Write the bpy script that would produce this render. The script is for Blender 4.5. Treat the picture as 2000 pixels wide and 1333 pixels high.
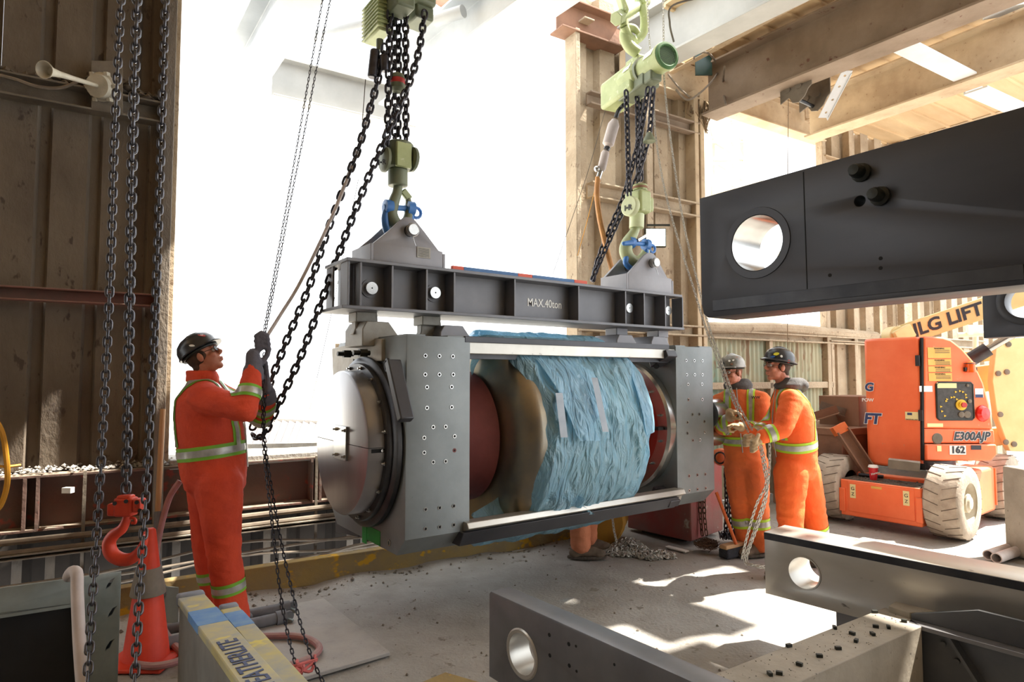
import bpy, bmesh, math, random
from mathutils import Vector as V, Matrix, noise, Quaternion
random.seed(7)
for o in list(bpy.data.objects): bpy.data.objects.remove(o)
SC = bpy.context.scene
COL = SC.collection
# ---------------------------------------------------------------- camera
FPX, CX, CY, EYE = 1240.0, 1000.0, 666.5, 1.55
AL = math.radians(54.4); TH = math.atan((735-CY)/FPX)
FH = V((math.cos(AL), math.sin(AL), 0)); RT = V((math.sin(AL), -math.cos(AL), 0)); UZ = V((0, 0, 1))
FW = FH*math.cos(TH)+UZ*math.sin(TH); UP = UZ*math.cos(TH)-FH*math.sin(TH)
cam = bpy.data.cameras.new('camera'); cam.sensor_width = 36; cam.lens = FPX*36/2000; cam.clip_end = 500; cam.clip_start = .05
camo = bpy.data.objects.new('camera', cam); COL.objects.link(camo)
camo.matrix_world = Matrix((( RT.x, UP.x, -FW.x, 0), (RT.y, UP.y, -FW.y, 0), (RT.z, UP.z, -FW.z, EYE), (0, 0, 0, 1)))
SC.camera = camo
# ---------------------------------------------------------------- light
world = bpy.data.worlds.new('sky'); SC.world = world; world.use_nodes = True
bg = world.node_tree.nodes['Background']; bg.inputs[0].default_value = (0.93, 0.97, 1.0, 1); bg.inputs[1].default_value = 2.2
SUN = V((.80, -.30, 1.3)).normalized()
sl = bpy.data.lights.new('sun', 'SUN'); sl.energy = 12.0; sl.angle = math.radians(.8); sl.color = (1, .93, .82)
so = bpy.data.objects.new('sun', sl); COL.objects.link(so); so.rotation_euler = SUN.to_track_quat('Z', 'Y').to_euler(); so.location = (6, 0, 9)
SC.view_settings.view_transform = 'Standard'; SC.view_settings.look = 'None'; SC.view_settings.gamma = 1
SC.view_settings.use_curve_mapping = False; SC.view_settings.exposure = 0.72
# ---------------------------------------------------------------- measuring: a pixel of the photograph plus one known plane gives a place
def ray(px, py): return FW+RT*((px-CX)/FPX)+UP*((CY-py)/FPX)
EYEP = V((0, 0, EYE))
def PD(px, py, d): return EYEP+ray(px, py)*d
def PZ(px, py, z): r = ray(px, py); return EYEP+r*((z-EYE)/r.z)
def PY(px, py, y): r = ray(px, py); return EYEP+r*(y/r.y)
def PX(px, py, x): r = ray(px, py); return EYEP+r*(x/r.x)
WD = V((.9978, -.0656, 0)); WN = V((-.0656, -.9978, 0)); W0 = V((0, 5.45, 0))
def PW(px, py, off=0):
    r = ray(px, py); return EYEP+r*((W0+WN*off-EYEP).dot(WN)/r.dot(WN))
def WP(s, z, off=0): return W0+WD*s+WN*off+UZ*z
def vpd(px):
    r = ray(px, 735); r.z = 0; return r.normalized()
# ---------------------------------------------------------------- materials
def lin(c):
    if isinstance(c, str): c = [int(c[i:i+2], 16)/255 for i in (0, 2, 4)]
    return [x/12.92 if x <= .04045 else ((x+.055)/1.055)**2.4 for x in c]+[1]
MATS = {}
def mat(name, c1, c2=None, rough=.6, metal=0., scale=5., bump=0., bscale=None, dust=None, dustamt=.6, speck=None, stretch=None, alpha=None, trans=0., emit=None, contrast=(.35, .65), edge=None):
    m = bpy.data.materials.new(name); m.use_nodes = True; MATS[name] = m
    nt = m.node_tree; N = nt.nodes; L = nt.links; b = N['Principled BSDF']
    b.inputs['Roughness'].default_value = rough; b.inputs['Metallic'].default_value = metal
    b.inputs['Base Color'].default_value = lin(c1)
    if emit: b.inputs['Emission Color'].default_value = lin(emit[0]); b.inputs['Emission Strength'].default_value = emit[1]
    if trans: b.inputs['Transmission Weight'].default_value = trans
    if alpha is not None: b.inputs['Alpha'].default_value = alpha
    if c2 is None and not bump and not dust: return m
    tc = N.new('ShaderNodeTexCoord'); src = tc.outputs['Object']
    if stretch:
        mp = N.new('ShaderNodeMapping'); L.new(src, mp.inputs[0]); mp.inputs['Scale'].default_value = stretch; src = mp.outputs[0]
    def nz(s, d=6, r=.6):
        n = N.new('ShaderNodeTexNoise'); n.inputs['Scale'].default_value = s; n.inputs['Detail'].default_value = d; n.inputs['Roughness'].default_value = r
        L.new(src, n.inputs['Vector']); return n.outputs[0]
    def ramp(x, a, c):
        n = N.new('ShaderNodeMapRange'); n.inputs[1].default_value = a; n.inputs[2].default_value = c; L.new(x, n.inputs[0]); return n.outputs[0]
    def mix(f, a, c):
        n = N.new('ShaderNodeMix'); n.data_type = 'RGBA'
        L.new(f, n.inputs[0])
        for s, k in ((a, 6), (c, 7)):
            if isinstance(s, list): n.inputs[k].default_value = s
            else: L.new(s, n.inputs[k])
        return n.outputs[2]
    col = lin(c1)
    if c2: col = mix(ramp(nz(scale), *contrast), col, lin(c2))
    if speck: col = mix(ramp(nz(speck[1], 3, .7), speck[2], speck[2]+.06), col, lin(speck[0]))
    if dust:
        g = N.new('ShaderNodeNewGeometry'); sx = N.new('ShaderNodeSeparateXYZ'); L.new(g.outputs['Normal'], sx.inputs[0])
        up = ramp(sx.outputs[2], .35, .95); f = N.new('ShaderNodeMath'); f.operation = 'MULTIPLY'; L.new(up, f.inputs[0])
        k = N.new('ShaderNodeMath'); k.operation = 'MULTIPLY'; L.new(ramp(nz(9), .25, .6), k.inputs[0]); k.inputs[1].default_value = dustamt; L.new(k.outputs[0], f.inputs[1])
        col = mix(f.outputs[0], col, lin(dust))
    if isinstance(col, list): b.inputs['Base Color'].default_value = col
    else: L.new(col, b.inputs['Base Color'])
    if bump:
        bp = N.new('ShaderNodeBump'); bp.inputs['Strength'].default_value = bump; bp.inputs['Distance'].default_value = .02
        L.new(nz(bscale or scale*4, 5), bp.inputs['Height']); L.new(bp.outputs[0], b.inputs['Normal'])
    return m
DUST = 'a39a8c'
M = lambda n: MATS[n]
mat('concrete', 'a8a5a0', '8c8780', .85, scale=1.6, bump=.5, bscale=40, speck=('7c776e', 9, .63))
mat('dirt', '6d6357', '8b8072', .95, scale=8, bump=.8, bscale=60)
mat('snow', 'e8e4da', 'd6d0c4', .9, scale=.3)
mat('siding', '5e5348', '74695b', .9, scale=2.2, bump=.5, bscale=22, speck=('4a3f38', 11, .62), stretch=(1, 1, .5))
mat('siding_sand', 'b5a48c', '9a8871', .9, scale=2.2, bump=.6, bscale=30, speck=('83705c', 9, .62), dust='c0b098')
mat('girt_red', '8d5b50', '6d564b', .85, scale=3, bump=.3, dust='8d8172', dustamt=.8)
mat('base_red', '6e4f46', '5e524a', .9, scale=2.4, bump=.5, speck=('8f4a40', 5, .6), dust='a09482', dustamt=.9)
mat('post', '6b645d', '857a6c', .85, scale=4, bump=.6, bscale=50, stretch=(1, 1, .4))
mat('dark_gap', '2e2823', '3d352e', .95, scale=3)
mat('dust_steel', '7d7366', '645b4f', .85, scale=4, bump=.4, dust=DUST, dustamt=.8)
mat('beam_brown', '948270', '7c6a58', .85, scale=2, bump=.3, speck=('6b4a3c', 7, .64), dust='a18e78')
mat('beam_tan', 'c6b294', 'aa9478', .85, scale=2.5, bump=.3, speck=('8a6a50', 20, .66))
mat('new_steel', 'd9dde0', 'c6cacd', .55, scale=2)
mat('left_steel', 'aab0b6', '9aa0a6', .6, scale=2)
mat('new_grey', 'b3b2ae', 'a3a29e', .6, scale=2)
mat('deck', 'd8bd94', 'c2a47c', .8, scale=1.2, speck=('a5784e', 1.7, .7), stretch=(.5, 2, 1))
mat('teal_sheet', 'a8a58c', '5f9a93', .85, scale=3, bump=.3, stretch=(1, 1, .25), contrast=(.45, .75), speck=('8f7a62', 6, .58))
mat('housing', '858b8d', '767c7e', .5, .35, scale=3, bump=.05, speck=('6b6f70', 30, .7))
mat('housing_dark', '5b5c5e', '4c4d50', .5, .3, scale=3)
mat('steel_cover', 'a6a7aa', '8d8b8e', .32, .85, scale=2, stretch=(1, 1, .3))
mat('steel_bright', 'c4c4c2', 'a2a2a0', .25, .9, scale=3)
mat('steel_dark', '4a4a4c', '35363a', .4, .7, scale=5)
mat('brass_steel', 'b8a582', '8f8a80', .34, .85, scale=2.5)
mat('red_primer', '7d3c38', '6b302e', .6, scale=4, bump=.1)
mat('red_inner', 'a83a2e', '8e2e26', .5, scale=4)
mat('spreader', '77787d', '6a6b70', .5, .2, scale=3, dust='8b8a88', dustamt=.3)
mat('lug_grey', '8a898d', '7c7b80', .5, .2, scale=3)
mat('cast_pale', 'a5a29a', '8d897f', .6, .2, scale=6, bump=.1)
mat('green_tape', '129a3c', '0f8534', .5, scale=8)
mat('duct_tape', '8b9096', '7b8086', .4, .3, scale=8)
mat('hoist_green', 'a2aa78', '8c9664', .5, scale=5, dust='a8a890', dustamt=.4, speck=('b7bd96', 14, .62))
mat('hoist_dark', '5c6450', '72785f', .55, scale=6)
mat('hoist_end', '3f6a36', '35592e', .6)
mat('block_pale', 'c9d0aa', 'b5bd94', .5)
mat('hook_green', 'a5ad80', '8f9870', .45)
mat('shackle_blue', '3f7cc4', '3268a8', .4, scale=6)
mat('chain_dark', '4b4a50', '38373c', .38, .8, scale=20)
mat('chain_grey', '64646a', '505056', .35, .8, scale=20)
mat('chain_silver', 'cac8c2', 'aeaca6', .4, .35, scale=20)
mat('chain_rust', '6b4e3a', '4f3a2c', .7, .4, scale=14)
mat('hook_orange', 'd9452a', 'b8341e', .5, scale=7, speck=('5e3a30', 18, .66))
mat('black_plate', '47484d', '3b3c42', .42, .35, scale=2.5, stretch=(1, .3, 1))
mat('plate_face', 'cbc7bf', 'b0aca4', .34, .6, scale=2, stretch=(1, .4, 1), speck=('6a655e', 16, .68))
mat('plate_edge', '7d7c7e', '6a696c', .4, .4, scale=3)
mat('cross_beam', 'a39a8c', '8c8477', .75, .1, scale=4, bump=.2, speck=('6c655b', 34, .66))
mat('dark_bolt', '20231f', '2a2d28', .5, .2, scale=10)
mat('black', '17171a', None, .5)
mat('hole', '0b0b0c', None, .8)
mat('orange_suit', 'f8702c', 'ee5e20', .8, scale=5, bump=.25, bscale=40)
mat('red_suit', 'e2502e', 'cc4226', .8, scale=5, bump=.25, bscale=40)
mat('faded_suit', 'd98a66', 'c27550', .85, scale=5, bump=.25, bscale=40)
mat('dirty_suit', 'ee7a3c', 'cc683a', .85, scale=3, bump=.25, bscale=40)
mat('lime', 'b8dc2e', 'a6cc28', .6)
mat('lime_green', '86c23a', '74ac34', .6)
mat('silver_tape', 'c2c2be', 'a0a09c', .35, .35, scale=14)
mat('skin', 'c98a70', 'b8745c', .5, scale=9)
mat('glove_grey', '6c6a74', '5a5862', .85, scale=12, bump=.3)
mat('glove_tan', 'c9b08e', 'a88d6c', .85, scale=12, bump=.3)
mat('hair', '4d3524', '38271b', .8, scale=30)
mat('hair_red', '8a5636', '6c4228', .8, scale=30)
mat('hood_grey', '5c5a5a', '4a4848', .9, scale=14, bump=.3)
mat('tshirt', '8a8884', '6a6864', .9)
mat('hat_black', '26272b', '303136', .3)
mat('hat_grey', 'a3a09a', '55564f', .35, scale=9)
mat('boot', '7b6a58', '5c4f43', .8, scale=9, bump=.2)
mat('boot_grey', '77787c', '66676b', .7, scale=9)
mat('white', 'e8e8e4', None, .5)
mat('eye_white', 'e0dcd6', None, .3)
mat('sticker_red', 'b8302a', None, .5); mat('sticker_yellow', 'd8cf30', None, .5); mat('sticker_blue', '2e5fa8', None, .5)
mat('glass', 'e8eef0', None, .05, alpha=.25)
mat('jlg_orange', 'f87a48', 'ee6a3a', .5, scale=3, dust='d8a888', dustamt=.6, speck=('d98a64', 9, .68))
mat('jlg_cream', 'd8c48c', 'c8b27a', .55, scale=3, dust='c8b898')
mat('tyre', 'b5a898', '9c8f80', .85, scale=8, bump=.3)
mat('tyre_groove', '6d6155', '5a5047', .9)
mat('rim', 'c9c0ac', 'b0a690', .6, scale=6)
mat('dirt_dark', '4c443c', '645a50', .95, scale=14, bump=.6)
mat('decal_yellow', 'e8b860', 'dca850', .6); mat('decal_cream', 'e8d9a0', None, .6); mat('ink', '2d2f38', None, .6); mat('ink_blue', '33406b', None, .6)
mat('arrow', 'e0b428', None, .5); mat('panel_black', '2d2b2a', '45413e', .6, scale=20)
mat('amber', 'e8621e', None, .2); mat('lens_red', 'd8261c', None, .2)
mat('cup_red', 'c8202a', None, .5)
mat('cone', 'e2462c', 'c83a24', .6, scale=5, speck=('8a5a48', 10, .66)); mat('cone_grey', '8d857a', '776f65', .7)
mat('hose_red', 'a87878', '8c5f60', .7, scale=6, dust='b0a098')
mat('hose_orange', 'c08a50', 'a87440', .6, scale=8)
mat('cable_yellow', 'd89a28', 'b8821e', .6)
mat('cable', '4a443e', '5c554c', .8); mat('cable_pale', '85796a', '6c6155', .85, scale=8)
mat('pipe_pale', 'c4b8b4', 'aaa09c', .6, scale=5)
mat('wood', 'c09a72', 'a8845e', .7, scale=6, stretch=(1, 1, .2)); mat('handle_orange', 'e07034', 'c86028', .6)
mat('ladder_yellow', 'c8bb72', '9fa09a', .6, scale=7, speck=('e0d060', 5, .6)); mat('ladder_blue', '4f86c8', '6f98c4', .6, scale=14); mat('ladder_grey', '8f8d88', '7d7b76', .55, .3, scale=6); mat('ladder_cap', '8d93a0', '7b818e', .6, scale=8)
mat('panel_grey', '98a09e', '7d8684', .5, .3, scale=4); mat('panel_dark', '1a1a1b', '222325', .7)
mat('curb_yellow', 'a08852', '8c7c60', .85, scale=3.5, bump=.4, speck=('cfa02e', 5, .57), stretch=(1, 1, 1.5))
mat('plate_floor', 'aaa7a4', '96928e', .75, .15, scale=3, bump=.3, speck=('7a756f', 30, .64), dust='b0aaa2')
mat('bin_red', '8e3f3c', '7a5850', .75, scale=2.5, bump=.3, speck=('a5988c', 5, .66))
mat('rust_steel', '8b6650', '755644', .85, scale=3, bump=.3, dust='a08870')
mat('brown_box', '8d6a52', '7a5a46', .85, scale=2)
mat('bristle', '24262c', '32343a', .9, scale=40, bump=.6)
mat('wire_brown', '5e4838', '4a382c', .8)
mat('drum_yellow', 'b88a34', '9c7430', .7, scale=4)
mat('rope', '8a7358', '6c5944', .9, scale=20)
mat('horn_cream', 'c8c2b2', 'aaa494', .5, scale=8)
mat('level_blue', '2f5f94', '3a6ea6', .5); mat('level_red', 'd8502e', None, .5)
mat('glass_green', '1d3a30', '16302a', .3)
mat('lamp', 'fff8d8', None, .4, emit=('fff6d0', 14))
mat('rag_pink', 'd87a78', 'c86462', .8)
mat('tower', 'd8ccb4', 'c8baa0', .9, scale=2)
def mat_sheet():
    m = bpy.data.materials.new('blue_sheet'); m.use_nodes = True; MATS['blue_sheet'] = m
    N = m.node_tree.nodes; L = m.node_tree.links; b = N['Principled BSDF']; b.inputs['Base Color'].default_value = lin('a6d4ec')
    b.inputs['Roughness'].default_value = .12; b.inputs['Specular IOR Level'].default_value = .9
    tr = N.new('ShaderNodeBsdfTransparent'); tr.inputs[0].default_value = lin('a8d8f0'); tl = N.new('ShaderNodeBsdfTranslucent'); tl.inputs[0].default_value = lin('9ad2ee')
    a = N.new('ShaderNodeMixShader'); a.inputs[0].default_value = .3; L.new(b.outputs[0], a.inputs[1]); L.new(tl.outputs[0], a.inputs[2])
    c = N.new('ShaderNodeMixShader'); c.inputs[0].default_value = .26; L.new(a.outputs[0], c.inputs[1]); L.new(tr.outputs[0], c.inputs[2])
    tc = N.new('ShaderNodeTexCoord'); nz = N.new('ShaderNodeTexNoise'); nz.inputs['Scale'].default_value = 6; nz.inputs['Detail'].default_value = 4; nz.inputs['Distortion'].default_value = 1.2
    mp = N.new('ShaderNodeMapping'); mp.inputs['Scale'].default_value = (2.2, 1, .7); L.new(tc.outputs['Object'], mp.inputs[0]); L.new(mp.outputs[0], nz.inputs['Vector'])
    bp = N.new('ShaderNodeBump'); bp.inputs['Strength'].default_value = 1; bp.inputs['Distance'].default_value = .06; L.new(nz.outputs[0], bp.inputs['Height']); L.new(bp.outputs[0], b.inputs['Normal'])
    L.new(c.outputs[0], N['Material Output'].inputs[0])
mat_sheet()
# ---------------------------------------------------------------- mesh building (always in world coordinates)
WM = {}
def frame_z(d, up=UZ):
    d = d.normalized(); s = d.cross(up)
    if s.length < 1e-4: s = d.cross(V((1, 0, 0)))
    s.normalize(); return s, s.cross(d).normalized()     # side, up perpendicular to d
class MB:
    def __init__(s): s.v = []; s.f = []
    def add(s, vs, fs):
        n = len(s.v); s.v += [V(p) for p in vs]; s.f += [tuple(i+n for i in f) for f in fs]; return s
    def box8(s, p): return s.add(p, [(0, 3, 2, 1), (4, 5, 6, 7), (0, 1, 5, 4), (1, 2, 6, 5), (2, 3, 7, 6), (3, 0, 4, 7)])
    def box(s, lo, hi):
        (a, b, c), (d, e, f) = lo, hi
        return s.box8([(a, b, c), (d, b, c), (d, e, c), (a, e, c), (a, b, f), (d, b, f), (d, e, f), (a, e, f)])
    def obox(s, c, X, Y, Z): # centre and three half-axes
        c = V(c); return s.box8([c-X-Y-Z, c+X-Y-Z, c+X+Y-Z, c-X+Y-Z, c-X-Y+Z, c+X-Y+Z, c+X+Y+Z, c-X+Y+Z])
    def bar(s, a, b, w, h, up=UZ):
        a, b = V(a), V(b); S, U = frame_z(b-a, up); return s.obox((a+b)/2, S*w/2, (b-a)/2, U*h/2)
    def prism(s, poly, ex):
        poly = [V(p) for p in poly]; n = len(poly); ex = V(ex)
        nrm = sum(((poly[i]-poly[0]).cross(poly[(i+1) % n]-poly[0]) for i in range(n)), V())
        if nrm.dot(ex) < 0: poly = poly[::-1]
        return s.add(poly+[p+ex for p in poly], [tuple(range(n-1, -1, -1)), tuple(range(n, 2*n))]+[(i, (i+1) % n, n+(i+1) % n, n+i) for i in range(n)])
    def sweep(s, prof, a, b, up=UZ, off=(0, 0)): # 2-D profile (side, up) along a line
        a, b = V(a), V(b); S, U = frame_z(b-a, up); return s.prism([a+S*x+U*y for x, y in prof], b-a)
    def ibeam(s, a, b, w, h, tf=.02, tw=.014, up=UZ): # a, b on the underside
        x, t = w/2, tw/2
        return s.sweep([(-x, 0), (x, 0), (x, tf), (t, tf), (t, h-tf), (x, h-tf), (x, h), (-x, h), (-x, h-tf), (-t, h-tf), (-t, tf), (-x, tf)], a, b, up)
    def lathe(s, prof, a, axis, n=24, cap=True, up=UZ): # prof: (radius, along)
        a = V(a); axis = V(axis).normalized(); S, U = frame_z(axis, up); k = len(prof)
        vs = [a+axis*t+(S*math.cos(2*math.pi*i/n)+U*math.sin(2*math.pi*i/n))*r for r, t in prof for i in range(n)]
        fs = [(j*n+i, j*n+(i+1) % n, (j+1)*n+(i+1) % n, (j+1)*n+i) for j in range(k-1) for i in range(n)]
        if cap: fs += [tuple(range(n-1, -1, -1)), tuple(range((k-1)*n, k*n))]
        return s.add(vs, fs)
    def cyl(s, a, b, r, r2=None, n=16):
        a, b = V(a), V(b); return s.lathe([(r, 0), (r if r2 is None else r2, (b-a).length)], a, b-a, n)
    def tube(s, pts, r, n=8, closed=False, cap=True):
        pts = [V(p) for p in pts]; k = len(pts); rr = r if isinstance(r, (list, tuple)) else [r]*k; vs = []; S = None
        for i, p in enumerate(pts):
            t = (pts[(i+1) % k]-pts[i-1]) if closed else (pts[min(i+1, k-1)]-pts[max(i-1, 0)])
            if t.length < 1e-9: t = V((0, 0, 1))
            t.normalize()
            if S is None: S = frame_z(t)[0]
            S = (S-t*S.dot(t))
            S = S.normalized() if S.length > 1e-5 else frame_z(t)[0]
            U = t.cross(S)
            vs += [p+(S*math.cos(2*math.pi*j/n)+U*math.sin(2*math.pi*j/n))*rr[i] for j in range(n)]
        fs = [(i*n+j, i*n+(j+1) % n, ((i+1) % k)*n+(j+1) % n, ((i+1) % k)*n+j) for i in range(k if closed else k-1) for j in range(n)]
        if cap and not closed: fs += [tuple(range(n-1, -1, -1)), tuple(range((k-1)*n, k*n))]
        return s.add(vs, fs)
    def ball(s, c, r, n=12, m=8, X=None, Y=None, Z=None):
        c = V(c); r = r if isinstance(r, (tuple, list)) else (r, r, r); X = X or V((1, 0, 0)); Y = Y or V((0, 1, 0)); Z = Z or V((0, 0, 1))
        vs = [c+Z*r[2]]
        for j in range(1, m):
            a = math.pi*j/m
            vs += [c+X*r[0]*math.sin(a)*math.cos(2*math.pi*i/n)+Y*r[1]*math.sin(a)*math.sin(2*math.pi*i/n)+Z*r[2]*math.cos(a) for i in range(n)]
        vs.append(c-Z*r[2]); e = len(vs)-1
        fs = [(0, 1+i, 1+(i+1) % n) for i in range(n)]+[(e, e-n+(i+1) % n, e-n+i) for i in range(n)]
        fs += [(1+j*n+i, 1+(j+1)*n+i, 1+(j+1)*n+(i+1) % n, 1+j*n+(i+1) % n) for j in range(m-2) for i in range(n)]
        return s.add(vs, fs)
    def capsule(s, a, b, r, r2=None, n=10):
        a, b = V(a), V(b); r2 = r if r2 is None else r2; s.ball(a, r, n, 6); s.ball(b, r2, n, 6); return s.cyl(a, b, r, r2, n) if (b-a).length > 1e-4 else s
    def loft(s, secs, n=16): # secs: (centre, half-axis A, half-axis B)
        vs = [V(c)+A*math.cos(2*math.pi*i/n)+B*math.sin(2*math.pi*i/n) for c, A, B in secs for i in range(n)]; k = len(secs)
        fs = [(j*n+i, j*n+(i+1) % n, (j+1)*n+(i+1) % n, (j+1)*n+i) for j in range(k-1) for i in range(n)]
        return s.add(vs, fs+[tuple(range(n-1, -1, -1)), tuple(range((k-1)*n, k*n))])
    def rock(s, c, r):
        c = V(c); k = [random.uniform(.6, 1.15) for _ in range(6)]
        return s.add([c+V((r*k[0], 0, 0)), c-V((r*k[1], 0, 0)), c+V((0, r*k[2], 0)), c-V((0, r*k[3], 0)), c+V((0, 0, r*k[4]*.8)), c-V((0, 0, r*.4))],
                     [(0, 2, 4), (2, 1, 4), (1, 3, 4), (3, 0, 4), (2, 0, 5), (1, 2, 5), (3, 1, 5), (0, 3, 5)])
    def mesh(s, name):
        me = bpy.data.meshes.new(name); me.from_pydata([tuple(p) for p in s.v], [], s.f); me.update()
        bm = bmesh.new(); bm.from_mesh(me); bmesh.ops.recalc_face_normals(bm, faces=bm.faces); bm.to_mesh(me); bm.free(); return me
def link_mesh(name, me, m, parent=None, smooth=35, bev=0, kind=None, label=None, world=True):
    if parent is not None and world:
        me.transform(WM[parent.name].inverted())
    o = bpy.data.objects.new(name, me); COL.objects.link(o)
    if parent is not None: o.parent = parent; WM[o.name] = WM[parent.name]
    else:
        me.update(); c = V((0, 0, 0))
        if len(me.vertices):
            lo = [min(v.co[i] for v in me.vertices) for i in range(3)]; hi = [max(v.co[i] for v in me.vertices) for i in range(3)]; c = V(((lo[0]+hi[0])/2, (lo[1]+hi[1])/2, lo[2]))
        me.transform(Matrix.Translation(-c)); o.location = c; WM[o.name] = Matrix.Translation(c)
    if m and not me.materials: me.materials.append(M(m) if isinstance(m, str) else m)
    if smooth is not None and len(me.polygons):
        me.polygons.foreach_set('use_smooth', [True]*len(me.polygons)); me.set_sharp_from_angle(angle=math.radians(smooth))
    if bev:
        b = o.modifiers.new('edge', 'BEVEL'); b.width = bev; b.segments = 2; b.limit_method = 'ANGLE'; b.angle_limit = math.radians(40)
    if kind: o['kind'] = kind
    if label: o['label'] = label
    return o
def obj(name, mb, m, parent=None, smooth=35, bev=0, kind=None, label=None): return link_mesh(name, mb.mesh(name), m, parent, smooth, bev, kind, label)
def tag(o, label, cat, group=None, kind=None):
    o['label'] = label; o['category'] = cat
    if group: o['group'] = group
    if kind: o['kind'] = kind
    return o
def thing(name, loc, label, cat, group=None, rz=0):
    o = bpy.data.objects.new(name, None); COL.objects.link(o); o.location = loc; o.rotation_euler = (0, 0, rz); o.empty_display_size = .1
    WM[o.name] = Matrix.Translation(V(loc)) @ Matrix.Rotation(rz, 4, 'Z'); return tag(o, label, cat, group)
def struct(name, mb, m, smooth=35, bev=0): return obj(name, mb, m, None, smooth, bev, 'structure')
def inst(name, me, mw, parent): # a piece that shares its mesh
    o = bpy.data.objects.new(name, me); COL.objects.link(o)
    if parent is not None: o.parent = parent; o.matrix_basis = WM[parent.name].inverted() @ mw
    else: o.matrix_basis = mw
    WM[o.name] = mw; return o
def baked(ob): # evaluated copy of an object's mesh, object removed
    dg = bpy.context.evaluated_depsgraph_get(); e = ob.evaluated_get(dg); me = bpy.data.meshes.new_from_object(e); d = ob.data
    bpy.data.objects.remove(ob); return me
def fmat(o, ex, ey):
    ex = V(ex).normalized(); ey = V(ey).normalized(); ez = ex.cross(ey)
    return Matrix(((ex.x, ey.x, ez.x, o[0]), (ex.y, ey.y, ez.y, o[1]), (ex.z, ey.z, ez.z, o[2]), (0, 0, 0, 1)))
def circ(x, y, r, n=20): return [(x+r*math.cos(2*math.pi*i/n), y+r*math.sin(2*math.pi*i/n)) for i in range(n)]
def plate(name, outer, holes, t, o, ex, ey, m, parent=None, bev=0, label=None, kind=None): # a plate with real holes; o, ex, ey place its middle plane
    cu = bpy.data.curves.new(name, 'CURVE'); cu.dimensions = '2D'; cu.fill_mode = 'BOTH'; cu.extrude = t/2-bev; cu.bevel_depth = bev; cu.offset = -bev; cu.bevel_resolution = 1
    for pts in [outer]+list(holes):
        sp = cu.splines.new('POLY'); sp.points.add(len(pts)-1); sp.use_cyclic_u = True
        for p, q in zip(sp.points, pts): p.co = (q[0], q[1], 0, 1)
    ob = bpy.data.objects.new(name, cu); COL.objects.link(ob); me = baked(ob); bpy.data.curves.remove(cu)
    bm = bmesh.new(); bm.from_mesh(me); bmesh.ops.remove_doubles(bm, verts=bm.verts, dist=1e-5); bmesh.ops.recalc_face_normals(bm, faces=bm.faces); bm.to_mesh(me); bm.free()
    me.transform(fmat(o, ex, ey)); me.materials.clear(); return link_mesh(name, me, m, parent, 35, 0, kind, label)
def text(body, size, o, ex, ey, m, parent, fat=.0, shear=0, align='CENTER', ext=.0015, space=1., sx=1., name='lettering'):
    cu = bpy.data.curves.new('lettering', 'FONT'); cu.body = body; cu.size = size; cu.offset = fat*size; cu.shear = shear; cu.align_x = align; cu.align_y = 'CENTER'; cu.extrude = ext; cu.resolution_u = 3; cu.space_character = space
    ob = bpy.data.objects.new('lettering', cu); COL.objects.link(ob); me = baked(ob); bpy.data.curves.remove(cu)
    me.transform(Matrix.Scale(sx, 4, V((1, 0, 0)))); me.transform(fmat(o, ex, ey)); me.materials.clear(); return link_mesh(name, me, m, parent, None)
def spline(pts, n=8):
    pts = [V(p) for p in pts]; out = []
    for i in range(len(pts)-1):
        p0, p1, p2, p3 = pts[max(i-1, 0)], pts[i], pts[i+1], pts[min(i+2, len(pts)-1)]
        for j in range(n):
            t = j/n; out.append(.5*((2*p1)+(p2-p0)*t+(2*p0-5*p1+4*p2-p3)*t*t+(3*p1-p0-3*p2+p3)*t**3))
    return out+[pts[-1]]
def resample(pts, step):
    out = [pts[0].copy()]; need = step
    for a, b in zip(pts, pts[1:]):
        L = (b-a).length; d = b-a; pos = 0
        while L-pos >= need and L > 0:
            pos += need; out.append(a+d*(pos/L)); need = step
        need -= L-pos
    return out
LINKS = {}
def link_shape(pitch, r, wid, n=6):
    k = []; h = pitch/2; w = wid
    for i in range(6): a = -math.pi/2+math.pi*i/5; k.append(V((w*math.sin(a)*-1, 0, h-w+r+w*math.cos(a)*1.0)))
    for i in range(6): a = -math.pi/2+math.pi*i/5; k.append(V((w*math.sin(a), 0, -(h-w+r)-w*math.cos(a))))
    return MB().tube(k, r, n, closed=True)
def chain(name, pts, pitch, r, m, label, cat='chain', group=None, single=True, wid=None, tw=.6, parent=None, n=6):
    wid = wid or r*2.0; pts = resample([V(p) for p in pts], pitch); key = (pitch, r, m, wid)
    root = parent or thing(name, pts[-1] if pts[-1].z < pts[0].z else pts[0], label, cat, group)
    if single and key not in LINKS:
        me = link_shape(pitch, r, wid, n).mesh('link'); me.materials.append(M(m)); me.polygons.foreach_set('use_smooth', [True]*len(me.polygons)); LINKS[key] = me
    mb = MB(); base = link_shape(pitch, r, wid, n)
    for i, (a, b) in enumerate(zip(pts, pts[1:])):
        d = (b-a).normalized(); S, U = frame_z(d, FH); ang = tw+(i % 2)*math.pi/2; X = S*math.cos(ang)+U*math.sin(ang); Y = d.cross(X); c = (a+b)/2
        mw = Matrix(((X.x, Y.x, d.x, c.x), (X.y, Y.y, d.y, c.y), (X.z, Y.z, d.z, c.z), (0, 0, 0, 1)))
        if single: inst('link', LINKS[key], mw, root)
        else: mb.add([mw @ v for v in base.v], base.f)
    if not single: obj('links', mb, m, root, 60, kind='stuff')
    return root
def rect(w, h): return [(-w/2, -h/2), (w/2, -h/2), (w/2, h/2), (-w/2, h/2)]
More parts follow.
